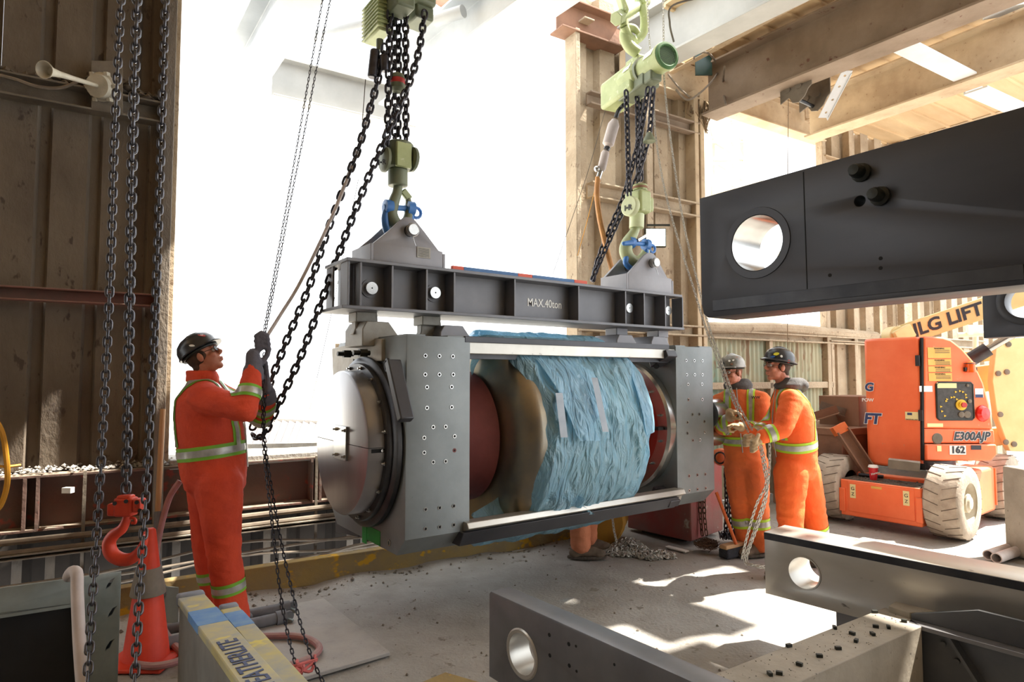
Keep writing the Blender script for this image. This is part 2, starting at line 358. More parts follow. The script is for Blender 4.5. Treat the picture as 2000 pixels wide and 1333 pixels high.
# ================================================================ the setting
def sroot(name, loc):
    o = bpy.data.objects.new(name, None); COL.objects.link(o); o.location = loc; WM[name] = Matrix.Translation(V(loc)); o['kind'] = 'structure'; return o
def floor_h(x, y):
    h = .012*noise.noise(V((x*1.3, y*1.3, 0)))+.007*noise.noise(V((x*5, y*5, 3)))
    w = (V((x, y, 0))-W0).dot(WN); s = (V((x, y, 0))-W0).dot(WD)
    if w < 1.25: h += max(0, 1-(w-.58)/.6)**2*.05*max(0, noise.noise(V((s*2.3, w*3, 8)))+.45)
    h += .022*max(0, noise.noise(V((x*2.1+5, y*2.1, 4)))-.1)*(1 if .9 < w < 2.6 and 1.3 < s < 4 else .3)
    h += .006*noise.noise(V((x*17, y*17, 1)))*(1 if w < 2 else .4)
    return h-.012
fl = MB(); ss = [-9, -6, -4, -2.5]+[-1.5+.07*i for i in range(130)]+[8+.5*i for i in range(17)]; oo = [.57+.06*i for i in range(70)]+[4.9, 5.3, 5.8, 6.5, 7.5, 9, 11, 13]
vs = []
for w in oo:
    for s in ss:
        p = WP(s, 0, w); p.z = floor_h(p.x, p.y) if -1.6 < s < 7.6 and w < 5 else -.006; vs.append(p)
n = len(ss); fl.add(vs, [(j*n+i, j*n+i+1, (j+1)*n+i+1, (j+1)*n+i) for j in range(len(oo)-1) for i in range(n-1)])
fl.prism([WP(4.3, -.01, -.1), WP(16, -.01, -.1), WP(16, -.01, .6), WP(4.3, -.01, .6)], (0, 0, -.2))
floor = struct('floor', fl, 'concrete', 60)
gr = MB().add([WP(-60, -.7, -.4), WP(90, -.7, -.4), WP(90, 1.2, -120), WP(-60, 1.2, -120)], [(0, 1, 2, 3)])
struct('ground', gr, 'snow')
pit = MB().prism([WP(-9, -.75, -.4), WP(4.3, -.75, -.4), WP(4.3, -.75, .6), WP(-9, -.75, .6)], (0, 0, -.1))
struct('floor_pit', pit, 'dark_gap')
def corr(mb, s0, s1, z0, z1, off, per=.3, dep=.045, flat=.72, small=False): # trapezoid or wavy sheet
    pr = []
    s = s0
    if small:
        k = int((s1-s0)/per*6); pr = [(s0+(s1-s0)*i/k, dep*math.sin(2*math.pi*(s1-s0)/per*i/k)) for i in range(k+1)]
    else:
        while s < s1:
            for a, d in ((0, 0), (flat*.97, 0), (flat*.97+.06, -dep), (.94, -dep)):
                if s+a*per <= s1: pr.append((s+a*per, d))
            s += per
        pr.append((s1, 0))
    n = len(pr); mb.add([WP(a, z, off+d) for z in (z0, z1) for a, d in pr], [(i, i+1, n+i+1, n+i) for i in range(n-1)]); return mb
def wbox(s0, s1, z0, z1, o0, o1): # box in wall coordinates
    return MB().box8([WP(s0, z0, o0), WP(s1, z0, o0), WP(s1, z0, o1), WP(s0, z0, o1), WP(s0, z1, o0), WP(s1, z1, o0), WP(s1, z1, o1), WP(s0, z1, o1)])
def wchan(s0, s1, z0, z1, o0, o1, t=.02): # channel open towards the room
    return MB().prism([WP(s0, z0, o1), WP(s0, z0, o0), WP(s0, z1, o0), WP(s0, z1, o1), WP(s0, z1-t, o1), WP(s0, z1-t, o0+t), WP(s0, z0+t, o0+t), WP(s0, z0+t, o1)], WD*(s1-s0))
# --- left wall
wl = sroot('wall_left', WP(-1, 0, 0))
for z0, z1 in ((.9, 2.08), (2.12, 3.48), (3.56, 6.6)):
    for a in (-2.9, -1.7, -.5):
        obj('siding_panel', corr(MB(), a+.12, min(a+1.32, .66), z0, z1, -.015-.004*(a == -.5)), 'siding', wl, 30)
obj('girt', wchan(-3, .62, 2.06, 2.155, .0, .1, .012), 'girt_red', wl, bev=.004)
obj('girt', wchan(-3, .62, 3.44, 3.6, .0, .12, .015), 'dust_steel', wl, bev=.004)
dd = MB()
for i in range(260):
    s = random.uniform(-1.6, .6); dd.rock(WP(s, 3.6+random.uniform(0, .12)*max(.1, .5+noise.noise(V((s*2, 0, 0)))), random.uniform(.0, .1)), random.uniform(.02, .06))
obj('dust_crust', dd, 'siding', wl, 60, kind='stuff')
obj('post', wbox(.60, .665, .3, 6.6, .0, .16), 'post', wl, bev=.006)
obj('post', wbox(.665, .70, .88, 6.6, -.04, .05), 'siding_sand', wl, bev=.006)
# --- base of the wall: red beam, ledge, studs and pipes in the pit
wb = sroot('wall_base', WP(1, 0, 0))
obj('base_beam', wchan(-3, 4.45, .515, .89, .02, .14, .02), 'base_red', wb, bev=.004)
for s in (-1.4, -.15, 1.72, 3.0):
    obj('gusset', wbox(s, s+.02, .53, .88, .03, .14), 'base_red', wb); obj('gusset', wbox(s+.07, s+.09, .53, .88, .03, .14), 'base_red', wb)
obj('sill', wbox(.7, 4.45, .86, .93, -.3, .12), 'concrete', wb, bev=.01)
rb = MB()
for i in range(420):
    s = random.choice((random.uniform(-1.2, .75), random.uniform(-.2, .72))); o = random.uniform(-.02, .13); rb.rock(WP(s, .9+max(0, .035-o*.2)*random.random(), o), random.uniform(.006, .022))
obj('ledge_rubble', rb, 'concrete', wb, 60, kind='stuff')
for z, o, r in ((.47, .17, .022), (.405, .2, .02)): obj('conduit', MB().tube(spline([WP(-3, z-.01, o), WP(-1, z+.005, o), WP(.5, z, o), WP(2, z+.01, o), WP(4.3, z, o)], 6), r, 8), 'cable_pale', wb)
obj('tray', wchan(-3, 4.3, .365, .40, .08, .24, .008), 'dust_steel', wb)
for s in (-1.1, -.2, -.02, .62, .74, 1.0, 1.38, 1.5, 2.05, 2.17, 2.8, 3.4): obj('stud', wchan(s, s+.055, -.7, .37, .05, .12, .01), 'post', wb)
for s in (.18, 1.75, 2.6): obj('stud', wbox(s, s+.02, -.7, .9, .15, .17), 'dust_steel', wb)
for k, (z, c) in enumerate(((.2, .02), (.14, -.02), (.09, .03), (.23, -.03))): obj('pit_cable', MB().tube(spline([WP(-3, z-.03, .2), WP(-1, z+c, .2), WP(.3, z-.02, .21), WP(1.2, z+.03-c, .2), WP(2.2, z+c, .2), WP(4.2, z, .2)], 6), .011, 6), 'cable_pale', wb)
obj('pit_cable', MB().tube(spline([WP(1.35, .0, .26), WP(1.9, .14, .26), WP(2.4, .17, .25), WP(3, .2, .25)], 6), .014, 6), 'cable_pale', wb)
obj('back_sheet', corr(MB(), -4, 4.4, -.8, .9, -.1), 'dark_gap', wb, 30)
# --- wall between the two openings, header beams
wc = sroot('wall_center', WP(5.5, 0, 0))
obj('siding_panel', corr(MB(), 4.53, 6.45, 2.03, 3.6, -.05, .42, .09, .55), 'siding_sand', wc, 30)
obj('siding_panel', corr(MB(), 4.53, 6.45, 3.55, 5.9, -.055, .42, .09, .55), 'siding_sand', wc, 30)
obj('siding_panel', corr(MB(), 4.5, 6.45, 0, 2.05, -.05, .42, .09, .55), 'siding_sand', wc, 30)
obj('post', wbox(4.49, 4.55, 0, 5.35, -.1, .1), 'siding_sand', wc, bev=.008)
obj('post', wchan(4.6, 4.74, 0, 5.5, -.08, .12, .02), 'siding_sand', wc, bev=.006)
obj('post', MB().ibeam(WP(5.5, 0, .08), WP(5.5, 5.4, .08), .09, .09, up=WN), 'siding_sand', wc)
for a, b in ((6.33, 6.40), (6.43, 6.5)): obj('post', wbox(a, b, 0, 5.1, -.08, .1), 'beam_tan', wc, bev=.008)
obj('girt', wchan(4.7, 6.45, 3.5, 3.68, .0, .12, .02), 'siding_sand', wc, bev=.005)
obj('girt', wchan(4.7, 6.45, 4.55, 4.7, .0, .1, .02), 'beam_brown', wc, bev=.005)
obj('girt', wchan(4.5, 6.5, 2.03, 2.16, .0, .12, .02), 'siding_sand', wc, bev=.005)
# --- rear right: lower wall of teal sheets under the window opening, then the plain right wall
wr = sroot('wall_rear', WP(8, 0, 0))
obj('girt', MB().tube(spline([WP(6.5, 2.15, .03), WP(7.2, 2.17, .03), WP(7.9, 2.2, .03), WP(9.1, 2.19, .03), WP(10.4, 2.17, .03)], 6), .07, 10), 'siding_sand', wr)
obj('girt', wchan(6.5, 10.8, 2.02, 2.13, -.02, .08, .02), 'siding_sand', wr)
for a, b in ((6.5, 7.78), (7.82, 9.2)): obj('teal_sheet', corr(MB(), a, b, .0, 2.05, -.02, .09, .014, small=True), 'teal_sheet', wr, 60)
for s in (6.5, 7.78, 9.2): obj('stile', wbox(s-.035, s+.035, 0, 2.05, -.0, .06), 'siding_sand', wr, bev=.005)
for z in (.85, 1.38): obj('rail', wbox(6.5, 9.2, z, z+.09, .0, .06), 'siding_sand', wr, bev=.01)
wg = sroot('wall_right', WP(11, 0, 0))
for s in (9.1, 10.3, 11.5, 12.7, 13.9):
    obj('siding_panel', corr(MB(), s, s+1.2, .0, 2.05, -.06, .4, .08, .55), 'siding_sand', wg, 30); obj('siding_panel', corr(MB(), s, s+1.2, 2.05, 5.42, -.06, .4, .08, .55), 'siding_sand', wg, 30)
for s in (9.05, 9.75, 11.2, 12.4): obj('post', wbox(s, s+.09, 0, 5.42, -.04, .07), 'siding_sand', wg, bev=.008)
obj('girt', wchan(9.1, 14, 2.05, 2.2, .0, .1, .02), 'siding_sand', wg, bev=.005); obj('girt', wchan(9.1, 14, 4.6, 4.8, .0, .1, .02), 'beam_tan', wg, bev=.005)
# --- curb
cb = wbox(-4, 4.25, 0, .19, .50, .58); struct('curb', cb, 'curb_yellow', bev=.006)
# --- outer walls behind and left of the camera, one at the far right, all out of frame
struct('wall_back', MB().box((-7, -7.2, 0), (6, -7, 5.5)), 'siding')
struct('wall_side', MB().box((-7.2, -7, 0), (-7, 6, 5.5)), 'siding')
# ---------------------------------------------------------------- roof beams (things: each its own steel)
def roof_beam(p, q, z, w, h, m, label, ext=3., far=0., tf=.025):
    a, b = PZ(*p, z), PZ(*q, z); d = (b-a).normalized(); S = frame_z(d)[0]
    if S.dot(RT) < 0: S = -S
    a = a-S*w/2-d*far; b = b-S*w/2+d*ext
    return tag(obj('roof_beam', MB().ibeam(a, b, w, h, tf), m, None, 35, .004), label, 'beam')
roof_beam((1400, 237), (1970, 16), 4.7, .30, .62, 'beam_brown', 'brown crane rail beam carrying the small trolley, under the plank roof', .5)
roof_beam((1595, 277), (2000, 141), 4.7, .28, .55, 'beam_tan', 'tan roof beam meeting the eave corner, behind the trolley beam', .8)
roof_beam((1321, 127), (1450, 64.5), 4.9, .28, .6, 'new_grey', 'pale grey roof beam with bright underside behind the green hoist motor', 5, .6)
roof_beam((804, 223), (940, 132), 4.6, .42, .5, 'new_steel', 'wide white roof beam slanting over the bright doorway to the upper right', 5)
roof_beam((505, 190), (600, 50), 4.6, .32, .5, 'left_steel', 'white roof beam at the upper left of the bright doorway', 4)
a, b = PZ(502, 185, 4.6), PZ(754, 242, 4.6); d = (b-a).normalized()
tag(obj('header_beam', MB().ibeam(a+d*.15, b+d*.35, .2, .45, .02, .02), 'new_grey', None, 35, .004), 'shaded grey cross beam joining the two white roof beams over the doorway', 'beam')
tag(obj('brace_pipe', MB().cyl(PZ(560, 82, 5), PZ(735, 42, 5), .06), 'new_steel'), 'thin white brace left of the hanging hoist block', 'brace')
tag(obj('brace_pipe', MB().cyl(PZ(850, 40, 4.95), PZ(905, 22, 4.95), .06), 'new_steel'), 'thin white brace right of the hanging hoist block', 'brace')
tag(obj('eave_beam', MB().ibeam(WP(5.2, 5.0, .0), WP(9.12, 5.0, .0), .2, .4, .02, .015), 'beam_tan', None, 35, .004), 'dusty eave beam along the top of the window opening', 'beam')
tag(obj('eave_beam', MB().ibeam(WP(4.3, 5.3, .0), WP(5.2, 5.3, .0), .24, .35, .02, .015), 'rust_steel', None, 35, .004), 'short rusty beam above the wall behind the green hoist', 'beam')
tag(obj('rusty_plate', MB().prism([PD(845, 0, 7.4), PD(925, -10, 7.6), PD(935, 12, 7.6), PD(900, 14, 7.5), PD(860, 10, 7.4)], FW*.05), 'rust_steel'), 'rusty steel scrap hanging over the white beam at the top edge', 'plate')
def angle_strut(p, q, z0, z1, w, t, label, up=UZ, m='new_steel'):
    a, b = PZ(*p, z0), PZ(*q, z1)
    return tag(obj('roof_brace', MB().sweep([(-w/2, 0), (w/2, 0), (w/2, t), (-w/2+t, t), (-w/2+t, w*.8), (-w/2, w*.8)], a, b, up), m, None, 35, .002), label, 'brace')
angle_strut((1765, 92), (1885, 152), 4.74, 4.74, .22, .02, 'new white steel angle crossing between the brown and the tan roof beam')
angle_strut((1905, 178), (2010, 225), 4.76, 4.76, .24, .02, 'new white steel angle right of the tan roof beam, just above the dark slab')
angle_strut((1925, 30), (2040, 10), 5.3, 5.3, .2, .02, 'new white steel angle at the top right corner under the roof')
st = thing('perforated_strut', PZ(1605, 228, 4.45), 'short white perforated strut slanting beside the trolley', 'brace')
a, b = PZ(1608, 230, 4.42), PZ(1655, 138, 4.72); S = RT; d = b-a; nrm = d.cross(S).normalized()
holes = [c for k in (.12, .4, .68, .9) for c in [circ(.0, d.length*k, .014, 10)]]
plate('strut_web', [(-.055, 0), (.055, 0), (.055, d.length), (-.055, d.length)], holes, .008, a, S, d, 'new_steel', st); obj('strut_lip', MB().bar(a+S*.055+FH*.03, b+S*.055+FH*.03, .006, .06, FH), 'new_steel', st)
# --- plank roof
ceil = sroot('ceiling', V((5, 2, 5.42)))
SK = [] # unseen roof openings, shaped to throw the floor sun patches: (s0, s1, off0, off1)
def lit_patch(pts):  # outline of an added roof opening, projected along the sun from its floor patch
    q = []
    for p in pts:
        g = PZ(*p, 0); h = g+SUN*(5.42/SUN.z); q.append(((h-W0).dot(WD), (h-W0).dot(WN)))
    return q
PATCH = [lit_patch([(1158, 1217), (1332, 1182), (1433, 1232), (1296, 1274)]), lit_patch([(1035, 1168), (1273, 1126), (1325, 1137), (1136, 1176)]), lit_patch([(1395, 1288), (1410, 1281), (1430, 1279), (1452, 1283), (1456, 1290), (1440, 1297), (1412, 1298)]), lit_patch([(1472, 1240), (1490, 1233), (1508, 1238), (1500, 1248), (1480, 1249)])]
def span(poly, o): # interval of s inside a convex polygon at offset o
    xs = []
    for (s0, a), (s1, b) in zip(poly, poly[1:]+poly[:1]):
        if (a-o)*(b-o) < 0: xs.append(s0+(s1-s0)*(o-a)/(b-a))
    return (min(xs), max(xs)) if len(xs) > 1 else None
BIG = (6.75, 20, 2.9, 30) # unseen roof cut away right of the frame to let sun in
FAR = (9.7, 20, 2.4, 30)
NEAR = (6.62, 20, 4.2, 30)  # further out-of-view cut, sized so sun reaches the slab top
def deck_row(o0, o1, fine):
    om = (o0+o1)/2; base = [(-7.5, 12.5)]
    if om < 2.1: base = [(-7.5, 2.5 if om < 1.1 else 3.4), (5.1 if om > .9 else 6.2, 12.5)]  # left out-of-view deck extended to keep sun off the wall and man
    elif om < 3.0: base = [(-7.5, 12.5)]
    cuts = [sp for sp in (span(P, om) for P in PATCH) if sp]
    for s0, s1, a, b in (BIG, FAR, NEAR):
        if a < om < b: cuts.append((s0, s1))
    for c0, c1 in cuts:
        nb = []
        for a, b in base:
            if c1 <= a or c0 >= b: nb.append((a, b)); continue
            if c0 > a: nb.append((a, c0))
            if c1 < b: nb.append((c1, b))
        base = nb
    for a, b in base:
        if b-a < .02: continue
        mb = wbox(a, b, 5.42, 5.45, o0, o1-.004)
        if not fine: mb = wbox(a, b, 5.42, 5.45, o0, o1-.004)
        mb.add(*(lambda w: (w.v, w.f))(wbox(a, b, 5.395, 5.42, o0, o0+.035)))
        obj('roof_panel', mb, 'deck', ceil)
o = -.1
while o < 12.4:
    st_ = .06 if any(min(p[1] for p in P)-.1 < o < max(p[1] for p in P)+.05 for P in PATCH) else .3
    deck_row(o, o+st_, st_ < .1); o += st_
for s in (5.9, 8.6, 11.2):
    obj('purlin', wchan(s, s+.07, 5.2, 5.42, .1, 3.0, .01), 'beam_tan', ceil)
# ================================================================ the hanging roller assembly
YX, ZX = V((0, 1, 0)), V((0, 0, 1)); XX = V((1, 0, 0))
YC, ZC = 3.95, 1.13
ra = thing('roller_assembly', (3.09, YC, .49), 'large steel roller with two grey bearing housings hanging under the spreader beam', 'machine roller')
def duo(name, parts): # one mesh out of several builders and materials
    me0 = MB(); idx = []; ms = []
    for k, (mb, m) in enumerate(parts): idx += [k]*len(mb.f); me0.add(mb.v, mb.f); ms.append(M(m))
    me = bpy.data.meshes.new(name); me.from_pydata([tuple(p) for p in me0.v], [], me0.f); me.update()
    for m in ms: me.materials.append(m)
    me.polygons.foreach_set('material_index', idx); bm = bmesh.new(); bm.from_mesh(me); bmesh.ops.recalc_face_normals(bm, faces=bm.faces); bm.to_mesh(me); bm.free()
    me.polygons.foreach_set('use_smooth', [True]*len(me.polygons)); me.set_sharp_from_angle(angle=math.radians(35)); return me
O0 = V((0, 0, 0))
hole_me = duo('bolt_hole', [(MB().lathe([(.008, .0), (.008, .003), (.0125, .003), (.0125, 0)], O0, -YX, 14, False), 'steel_bright'), (MB().cyl((0, 0, 0), (0, -.001, 0), .0085, n=12), 'hole')])
def yz(y, z): return (y-YC, z-ZC)
prof = [(3.39, .60), (3.50, .49), (4.48, .49), (4.60, .60), (4.60, 1.68), (4.48, 1.79), (3.39, 1.79)]
HO = {}
for side, (x0, x1) in enumerate(((1.665, 2.105), (4.05, 4.52))):
    xm = (x0+x1)/2
    h = plate('bearing_housing', [yz(*p) for p in prof], [circ(0, 0, .47, 40)], x1-x0, (xm, YC, ZC), YX, ZX, 'housing', ra, .006)
    HO[side] = h
    # top key with a slot
    obj('key_block', MB().box((x0+.005, 3.40, 1.785), (x0+.13, 4.3, 1.80)).box((x1-.16, 3.40, 1.785), (x1-.005, 4.3, 1.80)), 'housing', h, bev=.003)
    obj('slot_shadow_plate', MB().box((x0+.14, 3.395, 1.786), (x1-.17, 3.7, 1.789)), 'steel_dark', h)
    if side == 0: pts = [(683,134),(764,136),(842,138),(682,243),(764,243),(844,243),(692,316),(835,315),(692,436),(835,432),(728,547),(800,545),(676,609),(852,600),(676,695),(728,750),(800,745),(684,1024),(766,1014),(847,1003),(684,1136),(766,1125),(847,1113)]; cv = lambda u, v: (600+u/2.962, 650+v/2.962)
    else: pts = [(1275,245),(1321,246),(1367,247),(1278,326),(1323,326),(1367,326),(1285,380),(1364,379),(1288,467),(1366,466),(1310,551),(1349,549),(1282,596),(1378,590),(1282,658),(1380,652),(1312,697),(1353,695),(1291,899),(1338,894),(1383,889),(1293,983),(1339,975),(1385,969)]; cv = lambda u, v: (900+u/2.898, 620+v/2.898)
    for p in pts: inst('bolt_hole', hole_me, Matrix.Translation(PY(*cv(*p), 3.39)), h)
inst('bolt_hole', duo('rust_hole', [(MB().cyl((0, 0, 0), (0, -.001, 0), .013, n=12), 'red_primer'), (MB().cyl((0, -.001, 0), (0, -.0015, 0), .006, n=10), 'hole')]), Matrix.Translation(PY(600+852/2.962, 650+682/2.962, 3.39)), HO[0])
for k in (712, 742, 770): obj('pin_hole', MB().cyl(PY(600+k/2.962, 650+1192/2.962, 3.435), PY(600+k/2.962, 650+1192/2.962, 3.43), .004, n=8), 'hole', HO[0])
p = PX(761, 1061, 1.665); obj('drain_bore', MB().lathe([(.02, 0), (.02, .006), (.012, .006), (.012, 0)], p, -XX, 14), 'steel_bright', HO[0])
for q in ((715, 724), (757, 714)):
    pass
# end cover: two half shells, flange rings, cover plate
def half(mb, prof, sgn, gap=.002, n=26): # half lathe about the x axis
    vs = []; 
    for r, x in prof:
        for i in range(n+1):
            a = math.pi*i/n; vs.append((x, YC+r*math.cos(a), ZC+sgn*(gap+r*math.sin(a))))
    m = n+1; mb.add(vs, [(j*m+i, j*m+i+1, (j+1)*m+i+1, (j+1)*m+i) for j in range(len(prof)-1) for i in range(n)]); return mb
for sgn in (1, -1):
    obj('cover_half', half(MB(), [(0, 1.472), (.43, 1.478), (.447, 1.482), (.452, 1.49), (.455, 1.645)], sgn), 'steel_cover', ra, 40)
fr = obj('flange_ring', MB().lathe([(.455, 0), (.50, 0), (.505, .01), (.505, .03), (.525, .032), (.545, .045), (.548, .07), (.53, .075), (.53, .09)], (1.61-.03, YC, ZC), XX, 64, False), 'steel_dark', ra, 40)
bolt_me = duo('bolt', [(MB().cyl((0, 0, 0), (-.012, 0, 0), .012, n=6), 'steel_bright'), (MB().cyl((-.012, 0, 0), (-.026, 0, 0), .006, n=8), 'steel_bright')])
for k in range(16):
    a = 2*math.pi*(k+.5)/16; inst('bolt', bolt_me, Matrix.Translation((1.58, YC+.478*math.cos(a), ZC+.478*math.sin(a))), fr)
cp = obj('cover_plate', MB().obox(PX(665, 865, 1.468), XX*.007, YX*.105, ZX*.105), 'steel_bright', ra, bev=.002)
for dy in (-.075, .075):
    for dz in (-.08, .08): inst('bolt', bolt_me, Matrix.Translation(PX(665, 865, 1.461)+V((0, dy, dz))), cp)
obj('joint_slot', MB().box((1.50, YC-.458, ZC-.028), (1.615, YC-.44, ZC-.006)), 'hole', ra); obj('joint_screw', MB().cyl((1.565, YC-.452, ZC-.017), (1.565, YC-.463, ZC-.017), .009, n=8), 'steel_bright', ra)
tp = obj('green_tape', MB().obox(PX(726, 1045, 1.664), XX*.002, YX*.13, ZX*.045).obox(PX(712, 1043, 1.662), XX*.002, YX*.035, ZX*.06), 'green_tape', ra, label='bright green tape stuck under the round end cover')
# lever arms on the faces
def lever(p, q, x, w, name='locking_bar'):
    a, b = PX(*p, x), PX(*q, x); o = obj(name, MB().bar(a, b, .055, w, XX), 'black_plate', ra, bev=.008); return a, b
lever((767, 706), (793, 822), 1.60, .085); obj('eye_ring', MB().tube([PX(757, 714, 1.60)+V((0, .03*math.cos(t), .035*math.sin(t))) for t in [k*.52 for k in range(12)]], .01, 8, True), 'steel_dark', ra)
for (p, q) in (((1278, 712), (1312, 690)), ((1283, 955), (1318, 985))):
    a, b = PX(*p, 3.98), PX(*q, 3.98); obj('locking_bar', MB().bar(a, b, .06, .12, XX), 'black_plate', ra, bev=.006)
    obj('bar_bolt', MB().cyl(PX(p[0]+4, p[1]+4, 3.955), PX(p[0]+4, p[1]+4, 3.92), .022, n=10), 'steel_dark', ra)
# top lifting ears on the housings (pale cast), studs, key plates
for x, y, m in ((1.60, 3.98, 'cast_pale'),):
    pass
def ear(xa, xb, y0, y1, zt, m):
    return obj('lifting_ear', MB().prism([(xa, y0, 1.74), (xa, y0, zt-.05), (xa+.03, y0, zt), (xb-.08, y0, zt), (xb, y0, zt-.1), (xb, y0, 1.74)], (0, y1-y0, 0)), m, ra, bev=.006)
for x0 in (1.56, 2.12, 3.80, 4.22):
    ear(x0, x0+.26, 3.80, 4.10, 1.90, 'cast_pale' if x0 < 2 else 'lug_grey')
obj('face_lug', MB().prism([PX(683, 660, 1.64), PX(745, 662, 1.64), PX(745, 706, 1.64), PX(712, 706, 1.64), PX(683, 700, 1.64)], XX*.05), 'cast_pale', ra, bev=.005)
obj('side_plate', MB().prism([PX(648, 681, 1.66), PX(690, 672, 1.66), PX(690, 735, 1.66), PX(650, 735, 1.66)], XX*.03), 'cast_pale', ra, bev=.004)
obj('side_plate', MB().prism([PX(652, 735, 1.67), PX(700, 735, 1.67), PX(700, 1050, 1.67), PX(655, 1040, 1.67)], XX*.03), 'housing_dark', ra, bev=.004)
for q in ((690, 692), (722, 690)): a = PX(*q, 1.62); obj('stud', MB().cyl(a, a-XX*.11, .016, n=10).cyl(a-XX*.02, a-XX*.07, .027, n=6), 'dark_bolt', ra)
# rails between the housings
def rail(y0, z0, z1, x0=2.105, x1=4.05, dy=.09, lip=True):
    r = obj('frame_rail', MB().box((x0, y0, z0), (x1, y0+dy, z1)), 'plate_face', ra, bev=.004)
    if lip: obj('rail_lip', MB().box((x0-.04, y0-.012, z1-.004), (x1-.08, y0+dy+.02, z1+.035)), 'black_plate', r, bev=.003)
    return r
rail(3.40, 1.69, 1.765)
obj('rail_web', MB().box((2.105, 3.45, 1.66), (4.05, 3.52, 1.70)), 'steel_dark', ra)
br = MB().prism([(2.06, 3.37, .60), (2.06, 3.33, .62), (2.06, 3.35, .655), (2.06, 3.42, .66), (2.06, 3.47, .60), (2.06, 3.45, .555), (2.06, 3.39, .55)], XX*2.02)
obj('frame_rail', br, 'plate_face', ra, bev=.004); obj('rail_lip', MB().prism([(2.03, 3.34, .60), (2.03, 3.39, .51), (2.03, 3.48, .51), (2.03, 3.46, .60)], XX*1.98), 'black_plate', ra, bev=.004)
for z in (.56, 1.70): obj('frame_rail', MB().box((2.105, 4.42, z), (4.05, 4.52, z+.1)), 'plate_face', ra)
# shafts, seals, roller
rol = obj('roller', MB().lathe([(.30, 2.0), (.30, 2.40), (.42, 2.42), (.56, 2.445), (.66, 2.475), (.71, 2.52), (.725, 2.56), (.725, 3.48), (.71, 3.53), (.60, 3.58), (.42, 3.60), (.30, 3.61), (.30, 4.1)], (0, YC, ZC), XX, 72), 'brass_steel', ra, 30)
obj('seal_cone', MB().lathe([(.35, 2.10), (.37, 2.12), (.37, 2.19), (.385, 2.20), (.42, 2.30), (.455, 2.385), (.46, 2.40), (.44, 2.405), (.30, 2.40)], (0, YC, ZC), XX, 64), 'red_primer', ra, 30)
obj('seal_ring', MB().lathe([(.34, 2.085), (.40, 2.085), (.40, 2.115), (.34, 2.115)], (0, YC, ZC), XX, 48), 'steel_bright', ra)
rr = obj('seal_ring', MB().lathe([(.30, 3.99), (.495, 3.99), (.50, 3.975), (.30, 3.96)], (0, YC, ZC), XX, 64), 'red_inner', ra, 30)
obj('seal_cone', MB().lathe([(.30, 3.62), (.44, 3.63), (.455, 3.66), (.38, 3.82), (.36, 3.97), (.3, 3.97)], (0, YC, ZC), XX, 64), 'red_inner', ra, 30)
obj('bright_rim', MB().lathe([(.495, 3.97), (.535, 3.965), (.555, 3.985), (.555, 4.05), (.495, 4.05)], (0, YC, ZC), XX, 72), 'steel_bright', ra, 40)
for k in range(14):
    a = 2*math.pi*(k+.5)/14; inst('bolt', bolt_me, Matrix.Translation((3.965, YC+.465*math.cos(a), ZC+.465*math.sin(a))), rr)
obj('ring_slot', MB().box((3.90, YC-.50, ZC-.012), (3.96, YC-.40, ZC+.012)), 'hole', ra)
# right end: disc cover and bright shaft stub the men hold
obj('end_disc', MB().lathe([(.47, 4.52), (.47, 4.56), (.44, 4.58), (0.02, 4.58)], (0, YC, ZC), XX, 56), 'steel_cover', ra, 40)
ax = V((4.56, 3.50, 1.22)); obj('shaft_stub', MB().lathe([(.13, 0), (.13, .2), (.12, .215), (.0, .215)], ax, XX, 28), 'steel_bright', ra, 40)
obj('shaft_stub', MB().lathe([(.075, 0), (.075, .16), (.07, .17), (.0, .17)], ax-ZX*.2, XX, 24), 'steel_bright', ra, 40)
# ---------------------------------------------------------------- blue plastic sheet
ps = thing('plastic_sheet', (3.05, YC, .4), 'crumpled translucent blue plastic sheet wrapped round the roller', 'plastic sheet')
def cylhit(px, py, R): # nearest hit of a sight line with the wrap cylinder
    r = ray(px, py); a = r.y**2+r.z**2; oy, oz = -YC, EYE-ZC; b = r.y*oy+r.z*oz; c = oy*oy+oz*oz-R*R; d = b*b-a*c
    t = (-b-math.sqrt(max(d, 0)))/a; return EYEP+r*t
def fold(x, th):
    q = V((x*2.3, th*5, 0)); f = noise.noise(V((x*4+th*1.2, th*.8, 2)))*.022
    f += abs(noise.noise(V((x*9+math.sin(th*3)*.6, th*1.6+x*2, 5))))*-.03+.012
    f += abs(noise.noise(V((x*13+th*5, th*4-x*5, 9))))*-.014+.005; f += abs(noise.noise(V((x*3.2-th*1.6, th*2.2+x*1.5, 21))))*-.045+.015
    f += noise.noise(V((x*40, th*9, 1)))*.0015; return f
def ptc(x, th, R): return (x, YC-R*math.cos(th), ZC+R*math.sin(th)) # th 0 faces the room, pi/2 up
NT, NX = 150, 130; vs = []
for i in range(NT+1):
    th = -1.75+3.75*i/NT
    # left edge wanders, right edge nearly straight
    xl = 2.535+.07*noise.noise(V((th*2, 3, 1)))+(.05*math.exp(-((th-.15)/.4)**2))-(.12*math.exp(-((th-1.3)/.5)**2))-(.22*math.exp(-((th+1.25)/.35)**2))
    xr = 3.585+.025*noise.noise(V((th*3, 0, 0)))
    for j in range(NX+1):
        u = j/NX; x = xl+(xr-xl)*u; R = .748+fold(x, th)*(.5 if th > .9 else 1)
        R -= .14*max(0, (u-.93)/.07)**2; R -= .05*max(0, (.05-u)/.05)
        if th < -.9: R += .03*(-.9-th)
        vs.append(ptc(x, th, R))
m = NX+1; mb = MB().add(vs, [(i*m+j, i*m+j+1, (i+1)*m+j+1, (i+1)*m+j) for i in range(NT) for j in range(NX)]); obj('wrap', mb, 'blue_sheet', ps, 180)
